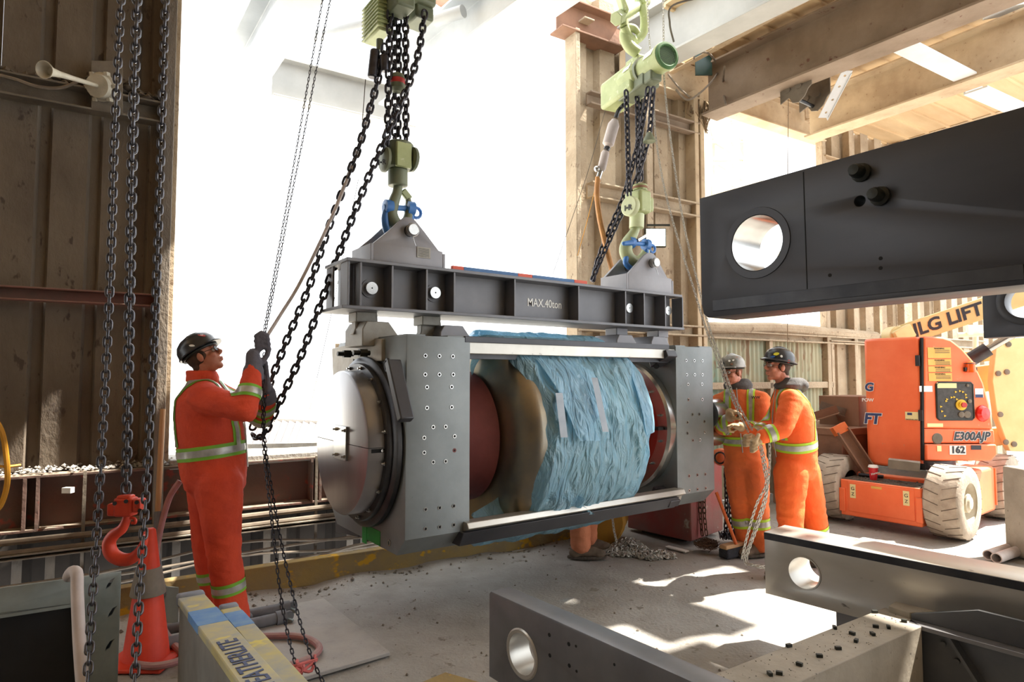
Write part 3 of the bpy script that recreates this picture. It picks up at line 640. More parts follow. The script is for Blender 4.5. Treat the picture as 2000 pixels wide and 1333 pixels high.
def patch(name, A, B, n=26, k=34, amp=.03, back=0., seed=0., m='blue_sheet', fn=None): # sheet between two polylines of points
    A = spline(A, 8); B = spline(B, 8); pick = lambda P, u: P[min(int(u*(len(P)-1)), len(P)-2)].lerp(P[min(int(u*(len(P)-1)), len(P)-2)+1], u*(len(P)-1)-min(int(u*(len(P)-1)), len(P)-2)); vs = []
    for i in range(n+1):
        for j in range(k+1):
            p = pick(A, j/k).lerp(pick(B, j/k), i/n); w = i/n*(1-i/n)*4*.6+.4
            p = p+V((.3, -1, .2))*(amp*w*(noise.noise(V((p.x*6+seed, p.z*3, seed)))+.7*abs(noise.noise(V((p.x*14+p.z*8+seed, p.z*5, 3+seed))))-.25)); vs.append(p)
    m_ = k+1; return obj(name, MB().add(vs, [(i*m_+j, i*m_+j+1, (i+1)*m_+j+1, (i+1)*m_+j) for i in range(n) for j in range(k)]), m, ps, 180)
C = lambda q, R=.765: cylhit(*q, R)
patch('flap', [C((1046, 700), .775), C((1070, 735), .785), C((1096, 775), .795), C((1115, 820), .80), C((1132, 862), .825)], [C((1120, 705), .78), C((1168, 735), .79), C((1188, 790), .80), C((1160, 828), .82), C((1176, 861), .835)], amp=.03, seed=4)
patch('hanging_fold', [PY(922, 1003, 3.62), PY(955, 985, 3.6), PY(1000, 955, 3.5), PY(1045, 925, 3.36), PY(1100, 940, 3.26)], [PY(924, 1036, 3.56), PY(990, 1030, 3.52), PY(1050, 1020, 3.46), PY(1100, 1012, 3.42), PY(1160, 1005, 3.34)], amp=.10, seed=11)
patch('hanging_fold', [PY(985, 950, 3.5), PY(1020, 935, 3.45), PY(1060, 905, 3.34), PY(1095, 925, 3.27)], [PY(1010, 1000, 3.5), PY(1040, 985, 3.42), PY(1075, 975, 3.34), PY(1110, 975, 3.27)], amp=.12, seed=23)
patch('top_fold', [PY(925, 686, 3.62), PY(965, 688, 3.62), PY(1010, 690, 3.6), PY(1060, 690, 3.55)], [PY(920, 745, 3.85), PY(938, 700, 3.8), PY(990, 700, 3.72), PY(1066, 740, 3.42)], amp=.05, seed=31)
patch('side_fold', [C((1218, 690), .76), C((1236, 730), .765), C((1252, 790), .765), C((1262, 850), .765)], [C((1222, 700), .74)+XX*.04, C((1246, 735), .70)+XX*.05, C((1263, 790), .70)+XX*.06, C((1268, 845), .70)+XX*.06], n=10, amp=.05, seed=41)
def tape(pts, w, rr):
    L = [cylhit(p[0]-w/2, p[1], rr) for p in pts]; R_ = [cylhit(p[0]+w/2, p[1], rr) for p in pts]; n = len(pts)
    mb = MB().add(L+R_, [(i, i+1, n+i+1, n+i) for i in range(n-1)]); o = obj('tape_strip', mb, 'duct_tape', ps, 60, label='grey duct tape strip on the blue sheet'); return o
tape([(1092+i*1.0, 768+i*8.7) for i in range(11)], 14, .80); tape([(1161+i*2.2, 738+i*10.6) for i in range(11)], 12, .85)
# ================================================================ spreader beam
sp = thing('spreader_beam', (3.0, YC, 1.95), 'grey welded lifting spreader beam with a maximum load marking, above the roller', 'lifting beam')
ZB, ZT = 1.965, 2.285; YF = 3.75; xa = PY(677, 560, YF).x; xb = PY(1333, 600, YF).x
top = obj('top_flange', MB().box((xa, YF, ZT-.022), (xb, 4.15, ZT)), 'spreader', sp, bev=.003)
obj('bottom_flange', MB().box((xa-.03, YF-.01, ZB), (xb+.01, 4.15, ZB+.022)), 'spreader', sp, bev=.003)
web = obj('web', MB().box((xa+.06, 3.88, ZB+.022), (xb-.02, 3.90, ZT-.022)).box((xa+.06, 4.0, ZB+.022), (xb-.02, 4.02, ZT-.022)), 'spreader', sp)
for px in (678, 702, 764, 831.5, 885.6, 1004, 1129, 1220.6, 1257, 1298.4, 1332):
    x = PY(px, 590, YF+.01).x; obj('stiffener', MB().box((x, YF+.008, ZB+.022), (x+.014, 3.88, ZT-.022)).box((x, 4.02, ZB+.022), (x+.014, 4.14, ZT-.022)), 'spreader', sp, bev=.002)
for px, py in ((727, 563), (851, 572), (1230, 602), (1306, 607)):
    p = PY(px, py, 3.84); pn = obj('hanger_pin', MB().cyl(p+YX*.1, p, .042, n=24), 'steel_bright', sp, bev=.002); obj('pin_dimple', MB().cyl(p, p-YX*.001, .005, n=8), 'hole', pn); obj('pin_boss', MB().cyl(p+YX*.045, p+YX*.03, .06, n=24), 'spreader', sp)
text('MAX.40ton', .088, PY(1064, 594, 3.8785), XX, ZX, 'plate_edge' if False else 'white', sp, .012, name='load_lettering', sx=.82)
def lug(out, yf, yb, pinpx, tag_):
    P2 = [PY(*q, yf) for q in out]; o = P2[0]; poly = [(p.x-o.x, p.z-ZT) for p in P2]; poly[0] = (0, 0); poly[-1] = (poly[-1][0], 0)
    pc = PY(*pinpx, yf-.02)
    pl = [plate('lug_plate', poly, [circ(pc.x-o.x, pc.z-ZT, .04, 24)], .03, (o.x, y, ZT), XX, ZX, 'lug_grey', sp, .003) for y in (yf+.015, yb-.015)]
    w = max(p[0] for p in poly); hl = poly[1][1]
    obj('lug_end', MB().box((o.x-.02, yf, ZT), (o.x, yb, ZT+hl)).box((o.x+w, yf, ZT), (o.x+w+.02, yb, ZT+hl*.9)), 'lug_grey', sp, bev=.003)
    pn = obj('lug_pin', MB().cyl((pc.x, yb+.04, pc.z), (pc.x, yf-.06, pc.z), .038, n=24), 'steel_bright', sp, bev=.003)
    obj('cotter_ring', MB().tube([V((pc.x, yf-.045, pc.z))+V((.045*math.cos(t), 0, .045*math.sin(t))) for t in [k*.42 for k in range(15)]], .0025, 6, True).tube([(pc.x, yf-.045, pc.z-.044), (pc.x+.012, yf-.05, pc.z-.09), (pc.x+.02, yf-.05, pc.z-.105)], .0025, 6), 'steel_bright', pn)
    return pc, pl[0]
c1 = lambda u, v: (620+u/3.3325, 400+v/3.3325); c4 = lambda u, v: (1000+u/3.921, 380+v/3.921)
PIN1, lp = lug([c1(*q) for q in [(365, 362), (365, 250), (470, 165), (545, 95), (575, 80), (610, 84), (640, 105), (700, 180), (790, 300), (815, 308), (815, 410)]], 3.79, 4.11, c1(610, 168), 0)
tg = obj('data_plate', MB().obox(PY(*c1(692, 313), 3.787), XX*.05, YX*.002, ZX*.036), 'cast_pale', sp, label='small pale data plate on the left lug')
for k in range(7): obj('data_line', MB().obox(PY(*c1(692, 313), 3.7845)+ZX*(.026-k*.0085), XX*.042, YX*.0006, ZX*.0012), 'ink', tg)
PIN2, lp = lug([c4(*q) for q in [(893, 718), (893, 605), (960, 530), (1015, 465), (1040, 447), (1068, 446), (1095, 465), (1140, 545), (1190, 640), (1222, 648), (1226, 745)]], 3.79, 4.11, c4(1085, 525), 1)
for px in (714, 840, 1210, 1290):
    x = PY(px, 640, 3.93).x; obj('hanger_link', MB().prism([(x-.075, 3.915, 1.97), (x-.075, 3.915, 1.86), (x-.09, 3.915, 1.82), (x+.09, 3.915, 1.82), (x+.075, 3.915, 1.97)], YX*.07).box((x-.085, 3.88, 1.90), (x+.05, 4.02, 1.965)), 'cast_pale' if px < 900 else 'lug_grey', sp, bev=.006)
# spirit level on the flange
lv = thing('spirit_level', V((2.9, 3.81, ZT)), 'blue and orange spirit level lying along the top of the spreader beam', 'level')
LVT = PY(900, 520.5, 3.80).z
def lvseg(p0, p1, m, n): a, b = PY(*p0, 3.80), PY(*p1, 3.80); obj(n, MB().box((a.x, 3.80, ZT+.001), (b.x, 3.83, LVT)), m, lv, bev=.003)
lvseg((884, 522), (906, 525), 'level_red', 'end_cap'); lvseg((906, 525), (1012, 537), 'level_blue', 'body'); lvseg((1012, 537), (1040, 540), 'level_red', 'vial_block'); lvseg((1040, 540), (1122, 549), 'level_blue', 'body'); lvseg((1122, 549), (1147, 552), 'level_red', 'end_cap')
# ================================================================ hoists and chains
def PYs(L, y): return [PY(*q, y) for q in L]
def pxr(n, d): return n*d/FPX
# --- left hoist
hb = thing('chain_hoist', PY(790, 10, YC), 'dirty olive chain hoist at the top edge, over the left end of the spreader', 'hoist')
o = PY(793, 10, YC); dL = 4.4
obj('body', MB().box((o.x-.16, YC-.14, o.z-.02), (o.x+.17, YC+.16, o.z+.5)), 'hoist_dark', hb, bev=.02)
obj('chain_guide', MB().obox(o+V((-.09, -.1, -.07)), XX*.07, YX*.09, ZX*.06).obox(o+V((.1, 0, -.06)), XX*.07, YX*.1, ZX*.05), 'hoist_dark', hb, bev=.015)
f = PY(738, 40, YC+.1)
obj('motor', MB().obox(f, XX*.05, YX*.13, ZX*.13), 'hoist_green', hb, bev=.015)
for k in range(9): obj('cooling_fin', MB().obox(f+ZX*(-.11+k*.028)-XX*.012, XX*.05, YX*.14, ZX*.005), 'hoist_green', hb)
obj('hose_fitting', MB().cyl(PY(742, 78, YC), PY(742, 100, YC), .025, n=10), 'hoist_dark', hb)
obj('control_valve', MB().cyl(PY(733, 98, YC), PY(727, 152, YC), .034, n=14).cyl(PY(750, 108, YC-.04), PY(752, 140, YC-.04), .035, n=8), 'chain_dark', hb, bev=.01)
obj('limit_collar', MB().lathe([(.03, 0), (.055, .02), (.055, .05), (.05, .055), (.05, .085), (.055, .09), (.045, .12), (.02, .13)], PY(776, 180, YC-.03), ZX, 20), 'hoist_dark', hb); obj('red_band', MB().lathe([(.052, .052), (.054, .055), (.054, .085), (.052, .088)], PY(776, 180, YC-.03), ZX, 20), 'sticker_red', hb)
CHL = dict(pitch=.052, r=.0088, m='chain_dark', wid=.019)
for k, (px0, px1, y0, y1) in enumerate(((762, 756, 22, 296), (779, 777, 8, 300), (792, 793, 20, 300), (770, 771, 20, 296))):
    chain('load_chain', PYs([(px0, y0), ((px0+px1)/2, 140), (px1, y1)], YC-.05+.06*(k % 2)), label='%s heavy dark fall of the left hoist, ending in the hook block' % ('leftmost', 'middle', 'rightmost', 'hindmost')[k], group='falls of the left hoist', **CHL)
def dpath(L): return spline([PD(a, b, c) for a, b, c in L], 8)
chain('load_chain', dpath([(752, 88, 4.3), (742, 140, 4.3), (722, 215, 4.3), (700, 290, 4.3), (670, 370, 4.3), (640, 450, 4.3), (602, 565, 4.25), (562, 660, 4.2), (530, 742, 4.2), (507, 800, 4.2), (490, 845, 4.25)]), label='left one of two slack heavy chains running down behind the man at the left', group='slack chains of the left hoist', **CHL)
chain('load_chain', dpath([(830, 22, 4.4), (818, 100, 4.35), (800, 160, 4.3), (768, 235, 4.25), (735, 310, 4.22), (700, 395, 4.2), (660, 500, 4.2), (622, 605, 4.15), (590, 690, 4.1), (556, 765, 4.05), (528, 825, 4.05), (510, 855, 4.1), (492, 850, 4.2)]), label='right one of two slack heavy chains, passing left of the spreader end', group='slack chains of the left hoist', **CHL)
hose = tag(obj('control_hose', MB().tube(dpath([(738, 150, 4.33), (716, 235, 4.35), (700, 290, 4.33), (655, 408, 4.25), (590, 545, 4.1), (548, 615, 3.95), (512, 672, 3.82)]), .011, 8), 'pipe_pale'), 'lavender pendant hose running from the left hoist down to the grey gloves', 'hose')
def hook_block(root, top, w, m_body, m_disc, dpx, IR, hookm, hooklen, flip):
    pass
bk = thing('hook_block', PY(778, 360, YC), 'grey green hook block under the chains, above the left lug', 'hook block')
a = PY(778, 280, YC); z = lambda py, px=778: PY(px, py, YC).z
obj('body', MB().lathe([(.085, 0), (.10, .01), (.10, z(280)-z(332)-.01), (.085, z(280)-z(332))], PY(779, 332, YC), ZX, 12), 'block_pale' if 0 else 'hoist_dark', bk, bev=.004)
obj('body_plate', MB().obox(PY(788, 303, YC-.085), XX*.055, YX*.015, ZX*.085), 'hoist_green', bk, bev=.006)
for px, sx in ((752, -1), (806, 1)): obj('side_disc', MB().lathe([(.0, 0), (.07, .0), (.085, .012), (.085, .03), (.06, .04)], PY(px, 312, YC-.04)+XX*.02*sx, XX*-sx, 20), 'hoist_dark', bk, 40)
text('I•R', .05, PY(749, 318, YC-.075)-XX*.01, V((.5, -.85, 0)), ZX, 'ink', bk, .01)
obj('swivel', MB().cyl(PY(777, 332, YC), PY(777, 364, YC), .068, n=20), 'hoist_dark', bk, bev=.006)
P_ = lambda L, y: spline(PYs(L, y), 5)
def rad(L, n): # radii spread along a spline of n sub-steps
    out = []
    for i in range(len(L)-1): out += [L[i]+(L[i+1]-L[i])*j/n for j in range(n)]
    return out+[L[-1]]
obj('hook', MB().tube(P_([(778, 360), (775, 378), (768, 398), (764, 418), (772, 437), (785, 441), (796, 428), (799, 405), (797, 388)], YC), rad([.03, .034, .04, .044, .046, .042, .034, .026, .018], 5), 12), 'hoist_dark', bk)
obj('latch', MB().bar(PY(786, 372, YC), PY(800, 390, YC), .03, .05), 'hook_green', bk, bev=.008)
def shackle(name, yy, pl, pr, low, label):
    s = thing(name, PY(*low, yy), label, 'shackle')
    obj('bow', MB().tube(spline([PY(*pl, yy), PY(pl[0]-6, pl[1]+22, yy), PY(low[0]-24, low[1]-14, yy), PY(*low, yy), PY(low[0]+24, low[1]-14, yy), PY(pr[0]+1, pr[1]+20, yy), PY(*pr, yy)], 6), .025, 12), 'shackle_blue', s)
    for q in (pl, pr): obj('ear', MB().lathe([(.02, -.03), (.05, -.025), (.052, .025), (.02, .03)], PY(*q, yy), XX, 18), 'shackle_blue', s, 40)
    obj('pin', MB().cyl(PY(pl[0]-9, pl[1], yy), PY(pr[0]+6, pr[1], yy), .02, n=14), 'shackle_blue', s)
    c = PY(pr[0]+12, pr[1]+8, yy); obj('pin_eye', MB().tube([c+V((.036*math.cos(t), 0, .036*math.sin(t))) for t in [k*.52 for k in range(12)]], .012, 8, True), 'shackle_blue', s); return s
shackle('bow_shackle', 3.95, (758, 405), (801, 408), (782, 470), 'blue bow shackle joining the left hook to the left lug')
# --- right hoist
zH = 4.28; e0, e1 = PZ(1303, 108, zH), PZ(1190, 190, zH); hd = (e1-e0).normalized(); hs = frame_z(hd)[0]
ho = thing('chain_hoist', (e0+e1)/2, 'green air chain hoist with round grille end hanging under the roof', 'hoist'); Lh = (e1-e0).length
obj('motor', MB().lathe([(.105, 0), (.122, .01), (.122, .04), (.112, .05), (.112, .30), (.12, .305), (.12, .33)], e0, hd, 32), 'hoist_green', ho, 30)
obj('end_grille', MB().lathe([(.0, -.006), (.088, -.006), (.095, -.012), (.112, -.01), (.118, .0), (.118, .02)], e0, hd, 32), 'hoist_end', ho, 40)
gh = duo('grille_hole', [(MB().cyl((0, 0, 0), (0, 0, .004), .0042, n=6), 'hole')])
gr_ = MB(); S_, U_ = frame_z(hd)
for i in range(-8, 9):
    for j in range(-8, 9):
        x, y = (i+.5*(j % 2))*.0105, j*.0092
        if x*x+y*y < .083**2: p = e0-hd*.0065+S_*x+U_*y; gr_.cyl(p, p-hd*.002, .0034, n=6)
obj('grille_holes', gr_, 'hole', ho, kind='stuff')
obj('clamp_band', MB().lathe([(.124, .30), (.13, .30), (.13, .33), (.124, .33)], e0, hd, 32), 'hoist_dark', ho)
obj('gear_case', MB().lathe([(.115, .33), (.135, .36), (.135, .56), (.12, .60), (.12, Lh-.05), (.10, Lh)], e0, hd, 12), 'hoist_green', ho, 25, .004)
obj('gear_box', MB().obox(e0+hd*.62-ZX*.03, hs*.12, hd*.26, ZX*.13), 'hoist_green', ho, bev=.03)
obj('chain_box', MB().obox(e0+hd*.42-ZX*.11, hs*.09, hd*.20, ZX*.06).obox(e0+hd*.18-ZX*.12-hs*.02, hs*.06, hd*.06, ZX*.05), 'hoist_dark', ho, bev=.015)
for k, (t, w) in enumerate(((.13, .06), (.42, .05))):
    n = (-RT*.25-FH*.75+ZX*.25).normalized(); n = (n-hd*n.dot(hd)).normalized(); obj('label_plate', MB().obox(e0+hd*t+n*(.114+.02*k), hd*w, n*.002, n.cross(hd)*.032), 'white', ho)
obj('lifting_neck', MB().obox(e0+hd*.45+ZX*.12, hs*.05, hd*.10, ZX*.06), 'hoist_green', ho, bev=.015)
HP = lambda px, py, d=5.75: PD(px, py, d)
tk = thing('top_hook', HP(1240, 110), 'green hook and shackle holding up the air hoist', 'hook')
obj('hook', MB().tube(spline([HP(1247, 104), HP(1231, 92), HP(1221, 72), HP(1225, 57), HP(1238, 56), HP(1248, 66)], 6), rad([.05, .055, .055, .045, .035, .02], 6), 12), 'hoist_green', tk)
obj('ring', MB().tube(spline([HP(1219, 52, 5.7), HP(1218, 32, 5.7), HP(1217, 14, 5.7)], 5), .04, 12).tube(spline([HP(1240, 80, 5.82), HP(1255, 66, 5.85), HP(1259, 42, 5.85), HP(1256, 12, 5.85)], 5), .04, 12).tube(spline([HP(1240, 80, 5.82), HP(1228, 72, 5.75), HP(1219, 52, 5.7)], 5), .04, 12), 'hoist_green', tk)
obj('hanger_plate', MB().bar(HP(1206, -20, 5.65), HP(1222, 28, 5.65), .05, .14, FH).bar(HP(1236, -30, 5.9), HP(1256, 14, 5.9), .05, .14, FH), 'hoist_green', tk, bev=.015)
obj('pin', MB().cyl(HP(1205, 36, 5.6), HP(1262, 2, 6.0), .05, n=18).cyl(HP(1203, 37, 5.6), HP(1212, 32, 5.65), .065, n=6), 'hook_green', tk, bev=.008)
CHR = dict(pitch=.056, r=.0095, m='chain_dark', wid=.021)
for k, L in enumerate(([(1223, 178), (1226, 280), (1229, 385)], [(1244, 165), (1246, 260), (1247, 362)], [(1250, 168), (1251, 260), (1252, 362)])):
    chain('load_chain', PYs(L, YC-.04+.05*k), label='%s dark fall of the air hoist above the green hook block' % ('left', 'middle', 'right')[k], group='falls of the air hoist', **CHR)
chain('load_chain', dpath([(1276, 172, 5.45), (1272, 215, 5.5), (1269, 255, 5.55), (1257, 305, 5.65), (1236, 370, 5.8), (1208, 430, 5.9), (1180, 492, 6.0), (1152, 556, 6.1)]), label='slack dark chain from the air hoist down behind the spreader, front strand', group='slack chains of the air hoist', **CHR)
chain('load_chain', dpath([(1266, 172, 5.6), (1252, 255, 5.7), (1236, 320, 5.8), (1216, 390, 5.9), (1190, 450, 6.0), (1164, 520, 6.1), (1158, 558, 6.1)]), label='slack dark chain from the air hoist down behind the spreader, rear strand', group='slack chains of the air hoist', **CHR)
tag(obj('chain_stop', MB().lathe([(.055, 0), (.05, .02), (.03, .06), (.02, .08)], PD(1268, 277, 5.5), ZX, 16), 'hoist_dark'), 'dark green bell on the slack chain below the air hoist', 'chain stop')
b2 = thing('hook_block', PY(1245, 445, YC), 'light green hook block with a pale round face, above the right lug', 'hook block')
zz = lambda py: PY(1245, py, YC).z
obj('cap', MB().lathe([(.062, 0), (.066, .005), (.066, .05), (.06, .055)], PY(1250, 373, YC), ZX, 20), 'hoist_green', b2); obj('cap_band', MB().lathe([(.068, .015), (.069, .018), (.069, .034), (.068, .036)], PY(1250, 373, YC), ZX, 20), 'rust_steel', b2)
obj('body', MB().obox(PY(1246, 397, YC), XX*.075, YX*.10, ZX*.105).obox(PY(1258, 400, YC-.02), XX*.075, YX*.06, ZX*.07), 'hoist_green', b2, bev=.025)
fd = (-RT*.75-FH*.65).normalized(); c = PY(1227, 402, YC-.06)
obj('face_disc', MB().lathe([(0, 0), (.08, .0), (.09, -.012), (.09, -.05)], c, fd, 28), 'block_pale', b2, 40); text('I•R', .07, c+fd*.004-ZX*.02, fd.cross(ZX)*-1, ZX, 'ink', b2, .012)
obj('swivel', MB().cyl(PY(1244, 418, YC), PY(1243, 446, YC), .066, n=20), 'block_pale', b2, bev=.006)
obj('hook', MB().tube(P_([(1243, 444), (1236, 458), (1226, 474), (1222, 490), (1230, 507), (1246, 512), (1258, 500), (1262, 484), (1259, 470)], YC), rad([.034, .045, .055, .06, .06, .055, .045, .035, .02], 5), 12), 'hook_green', b2)
obj('latch', MB().bar(PY(1245, 470, YC-.04), PY(1262, 460, YC-.04), .02, .03), 'steel_bright', b2, bev=.004)
s2 = shackle('bow_shackle', 3.93, (1232, 474), (1262, 478), (1247, 530), 'blue bow shackle joining the right hook to the right lug')
obj('side_wing', MB().capsule(PY(1218, 476, 3.88), PY(1234, 474, 3.88), .018, .026), 'shackle_blue', s2)
# air line of the right hoist
al = thing('air_line', PD(1172, 345, 6.0), 'clear filter and fittings feeding the orange air hose, left of the air hoist', 'air filter')
obj('filter_bowl', MB().lathe([(.02, 0), (.055, .03), (.055, .22), (.03, .27)], PD(1186, 288, 6.0), (PD(1203, 228, 6.0)-PD(1186, 288, 6.0)), 16), 'pipe_pale', al); obj('filter_bowl', MB().lathe([(.03, 0), (.04, .02), (.04, .17), (.03, .19)], PD(1174, 334, 6.0), (PD(1184, 292, 6.0)-PD(1174, 334, 6.0)), 14), 'pipe_pale', al)
obj('elbow', MB().tube(spline([PD(1203, 230, 6.0), PD(1207, 218, 6.0), PD(1213, 210, 6.0), PD(1218, 205, 5.95)], 4), .02, 8).cyl(PD(1184, 293, 6), PD(1187, 287, 6), .03, n=8), 'steel_dark', al); obj('valve', MB().ball(PD(1166, 330, 5.98), .03).cyl(PD(1174, 332, 6), PD(1168, 350, 6), .024, n=10), 'steel_bright', al)
tag(obj('air_hose', MB().tube(dpath([(1168, 346, 6.0), (1166, 380, 6.0), (1171, 425, 6.0), (1182, 475, 6.02), (1196, 530, 6.05), (1204, 565, 6.05)]), .026, 10), 'hose_orange'), 'orange air hose hanging behind the right end of the spreader', 'hose')
wl_ = thing('work_light', PW(1281, 482, .2), 'glowing square work light on the wall behind the right hook', 'work light')
wc_ = PW(1281, 464, .25); obj('housing', MB().obox(wc_+FH*.03, RT*.12, FH*.025, ZX*.11), 'dark_bolt', wl_, bev=.01); obj('lens', MB().obox(wc_, RT*.105, FH*.006, ZX*.095), 'lamp', wl_); obj('bracket', MB().bar(wc_+ZX*.14-RT*.1, wc_+ZX*.14+RT*.16, .02, .02).bar(wc_+FH*.05, PW(1281, 464, .02), .03, .03), 'dark_bolt', wl_)
# --- hand chains (small links)
HC = dict(single=False, n=4)
chain('hand_chain', dpath([(631, -5, 4.3), (608, 125, 4.25), (583, 270, 4.2), (560, 400, 4.1), (535, 540, 3.95), (513, 660, 3.8)]), .024, .0024, 'chain_dark', 'thin hand chain at the upper left, left strand above the grey gloves', group='hand chain strands above the gloves', **HC)
chain('hand_chain', dpath([(646, -5, 4.3), (620, 125, 4.25), (594, 260, 4.2), (566, 400, 4.1), (540, 540, 3.95), (516, 662, 3.8)]), .024, .0024, 'chain_dark', 'thin hand chain at the upper left, right strand above the grey gloves', group='hand chain strands above the gloves', **HC)
chain('hand_chain', dpath([(516, 690, 3.78), (513, 800, 3.72), (517, 900, 3.65), (530, 1010, 3.5), (545, 1140, 3.35), (560, 1230, 3.25), (583, 1315, 3.1), (605, 1345, 3.05)]), .026, .0031, 'chain_dark', 'thin hand chain hanging from the gloves to the floor plate, left strand', group='hand chain strands below the gloves', **HC)
chain('hand_chain', dpath([(518, 770, 3.76), (517, 860, 3.7), (540, 1010, 3.52), (562, 1120, 3.38), (590, 1230, 3.22), (615, 1300, 3.12), (640, 1350, 3.05)]), .026, .0031, 'chain_dark', 'thin hand chain hanging from the gloves to the floor plate, right strand', group='hand chain strands below the gloves', **HC)
chain('hand_chain', dpath([(1264, -5, 5.6), (1267, 60, 5.62), (1270, 100, 5.65)]), .026, .0035, 'chain_silver', 'short silver chain above the air hoist, beside the green shackle', group='silver chains above the air hoist', **HC)
chain('hand_chain', dpath([(1295, -5, 5.6), (1296, 60, 5.6), (1297, 150, 5.58), (1304, 225, 5.55), (1318, 330, 5.45), (1336, 440, 5.35), (1362, 550, 5.2), (1382, 630, 5.05), (1404, 692, 4.95), (1432, 770, 4.85), (1470, 842, 4.78)]), .026, .0038, 'chain_silver', 'silver hand chain leading to the black hatted man, right strand', group='silver chains leading to the man in the black hard hat', **HC)
chain('hand_chain', dpath([(1277, 180, 5.62), (1280, 260, 5.6), (1296, 360, 5.5), (1322, 460, 5.4), (1352, 555, 5.25), (1378, 640, 5.05), (1398, 694, 4.95), (1425, 768, 4.88), (1462, 845, 4.8)]), .026, .0038, 'chain_silver', 'silver hand chain leading to the black hatted man, left strand', group='silver chains leading to the man in the black hard hat', **HC)
for k, L in enumerate(([(1484, 868, 4.72), (1492, 915, 4.7), (1496, 948, 4.7), (1478, 985, 4.75), (1460, 1045, 4.85), (1449, 1092, 4.9)], [(1486, 866, 4.72), (1496, 912, 4.7), (1499, 950, 4.7), (1490, 985, 4.75), (1472, 1040, 4.85), (1454, 1096, 4.9), (1470, 1104, 4.85), (1500, 1108, 4.8), (1530, 1110, 4.78)], [(1503, 862, 4.75), (1503, 910, 4.72), (1500, 945, 4.7), (1494, 985, 4.75), (1479, 1030, 4.82), (1458, 1094, 4.9), (1480, 1108, 4.84), (1515, 1112, 4.78)])):
    chain('hand_chain', dpath(L), .026, .004, 'chain_silver', 'silver hand chain below the black hatted man\'s hand, %s strand' % ('left', 'middle', 'right')[k], group='silver chains below the gloved hand', **HC)
# --- foreground hoist chains with the red hook
CF = dict(pitch=.029, r=.0044, m='chain_grey', wid=.0098, n=7)
chain('load_chain', dpath([(237, -10, 2.25), (224, 250, 2.22), (216, 520, 2.2), (203, 800, 2.15), (190, 1030, 2.08), (180, 1180, 1.98), (170, 1345, 1.85)]), label='leftmost of the three dark chains hanging close in front of the left wall', group='three chains in front of the left wall', **CF)
chain('load_chain', dpath([(268, -10, 2.2), (259, 280, 2.18), (253, 600, 2.16), (248, 880, 2.14), (246, 972, 2.13)]), label='middle one of the three dark chains, carrying the red hook', group='three chains in front of the left wall', **dict(CF, wid=.0112, r=.0054))
chain('load_chain', dpath([(323, -10, 2.25), (317, 200, 2.23), (306, 540, 2.2), (292, 830, 2.14), (283, 1000, 2.08), (272, 1170, 1.95), (262, 1345, 1.82)]), label='rightmost of the three dark chains hanging close in front of the left wall', group='three chains in front of the left wall', **CF)
rh = thing('red_hook', PD(246, 1098, 2.12), 'orange red hoist hook with bolted block at the end of the middle dark chain', 'hook')
D_ = lambda px, py, d=2.12: PD(px, py, d); k = 2.12/FPX
obj('block', MB().obox(D_(246, 990), RT*18*k, FH*.022, ZX*18*k).obox(D_(246, 975), RT*14*k, FH*.018, ZX*8*k), 'hook_orange', rh, bev=.007)
obj('side_lug', MB().obox(D_(224, 995), RT*9*k, FH*.02, ZX*12*k), 'hook_orange', rh, bev=.006); obj('side_lug', MB().obox(D_(272, 987), RT*8*k, FH*.02, ZX*13*k), 'hook_orange', rh, bev=.006)
for q in ((224, 984), (246, 980), (267, 982), (273, 998)): obj('bolt', MB().cyl(D_(*q, 2.105), D_(*q, 2.09), 4*k, n=8), 'steel_dark', rh)
obj('hook', MB().tube(spline([D_(248, 1004), D_(246, 1018), D_(238, 1034), D_(222, 1046), D_(213, 1062), D_(218, 1082), D_(236, 1093), D_(256, 1092), D_(272, 1078), D_(281, 1060), D_(284, 1046)], 6), rad([7*k, 8*k, 9.5*k, 11*k, 12*k, 13*k, 13*k, 11.5*k, 9*k, 7*k, 4*k], 6), 14), 'hook_orange', rh)
obj('latch', MB().tube(spline([D_(246, 1014), D_(256, 1012), D_(264, 1015), D_(264, 1022), D_(257, 1022)], 5), 3*k, 8), 'hook_orange', rh)
# --- thin ropes and wires
def wire(name, L, r, m, label, cat='rope'): return tag(obj(name, MB().tube(dpath(L), r, 5), m), label, cat)
wire('guide_wire', [(1185, 205, 6.2), (1150, 330, 6.3), (1118, 425, 6.4), (1080, 535, 6.4)], .003, 'cable', 'thin dark wire slanting from the air hoist to the spreader')
wire('yellow_rope', [(1168, 345, 6.1), (1150, 420, 6.2), (1128, 500, 6.3)], .004, 'cable_yellow', 'thin yellow cord beside the orange air hose')
wire('guide_wire', [(700, 350, 6.0), (650, 600, 6.0), (605, 800, 6.0)], .003, 'cable', 'thin wire hanging outside the doorway left of the roller')
wire('guide_wire', [(714, 155, 4.4), (708, 235, 4.4)], .003, 'cable', 'short wire beside the left hoist valve')
wire('drop_cord', [(1540, 190, 7.1), (1538, 400, 7.2), (1538, 650, 7.2), (1538, 680, 7.2)], .004, 'rope', 'pale cord dropping from the trolley behind the dark slab')
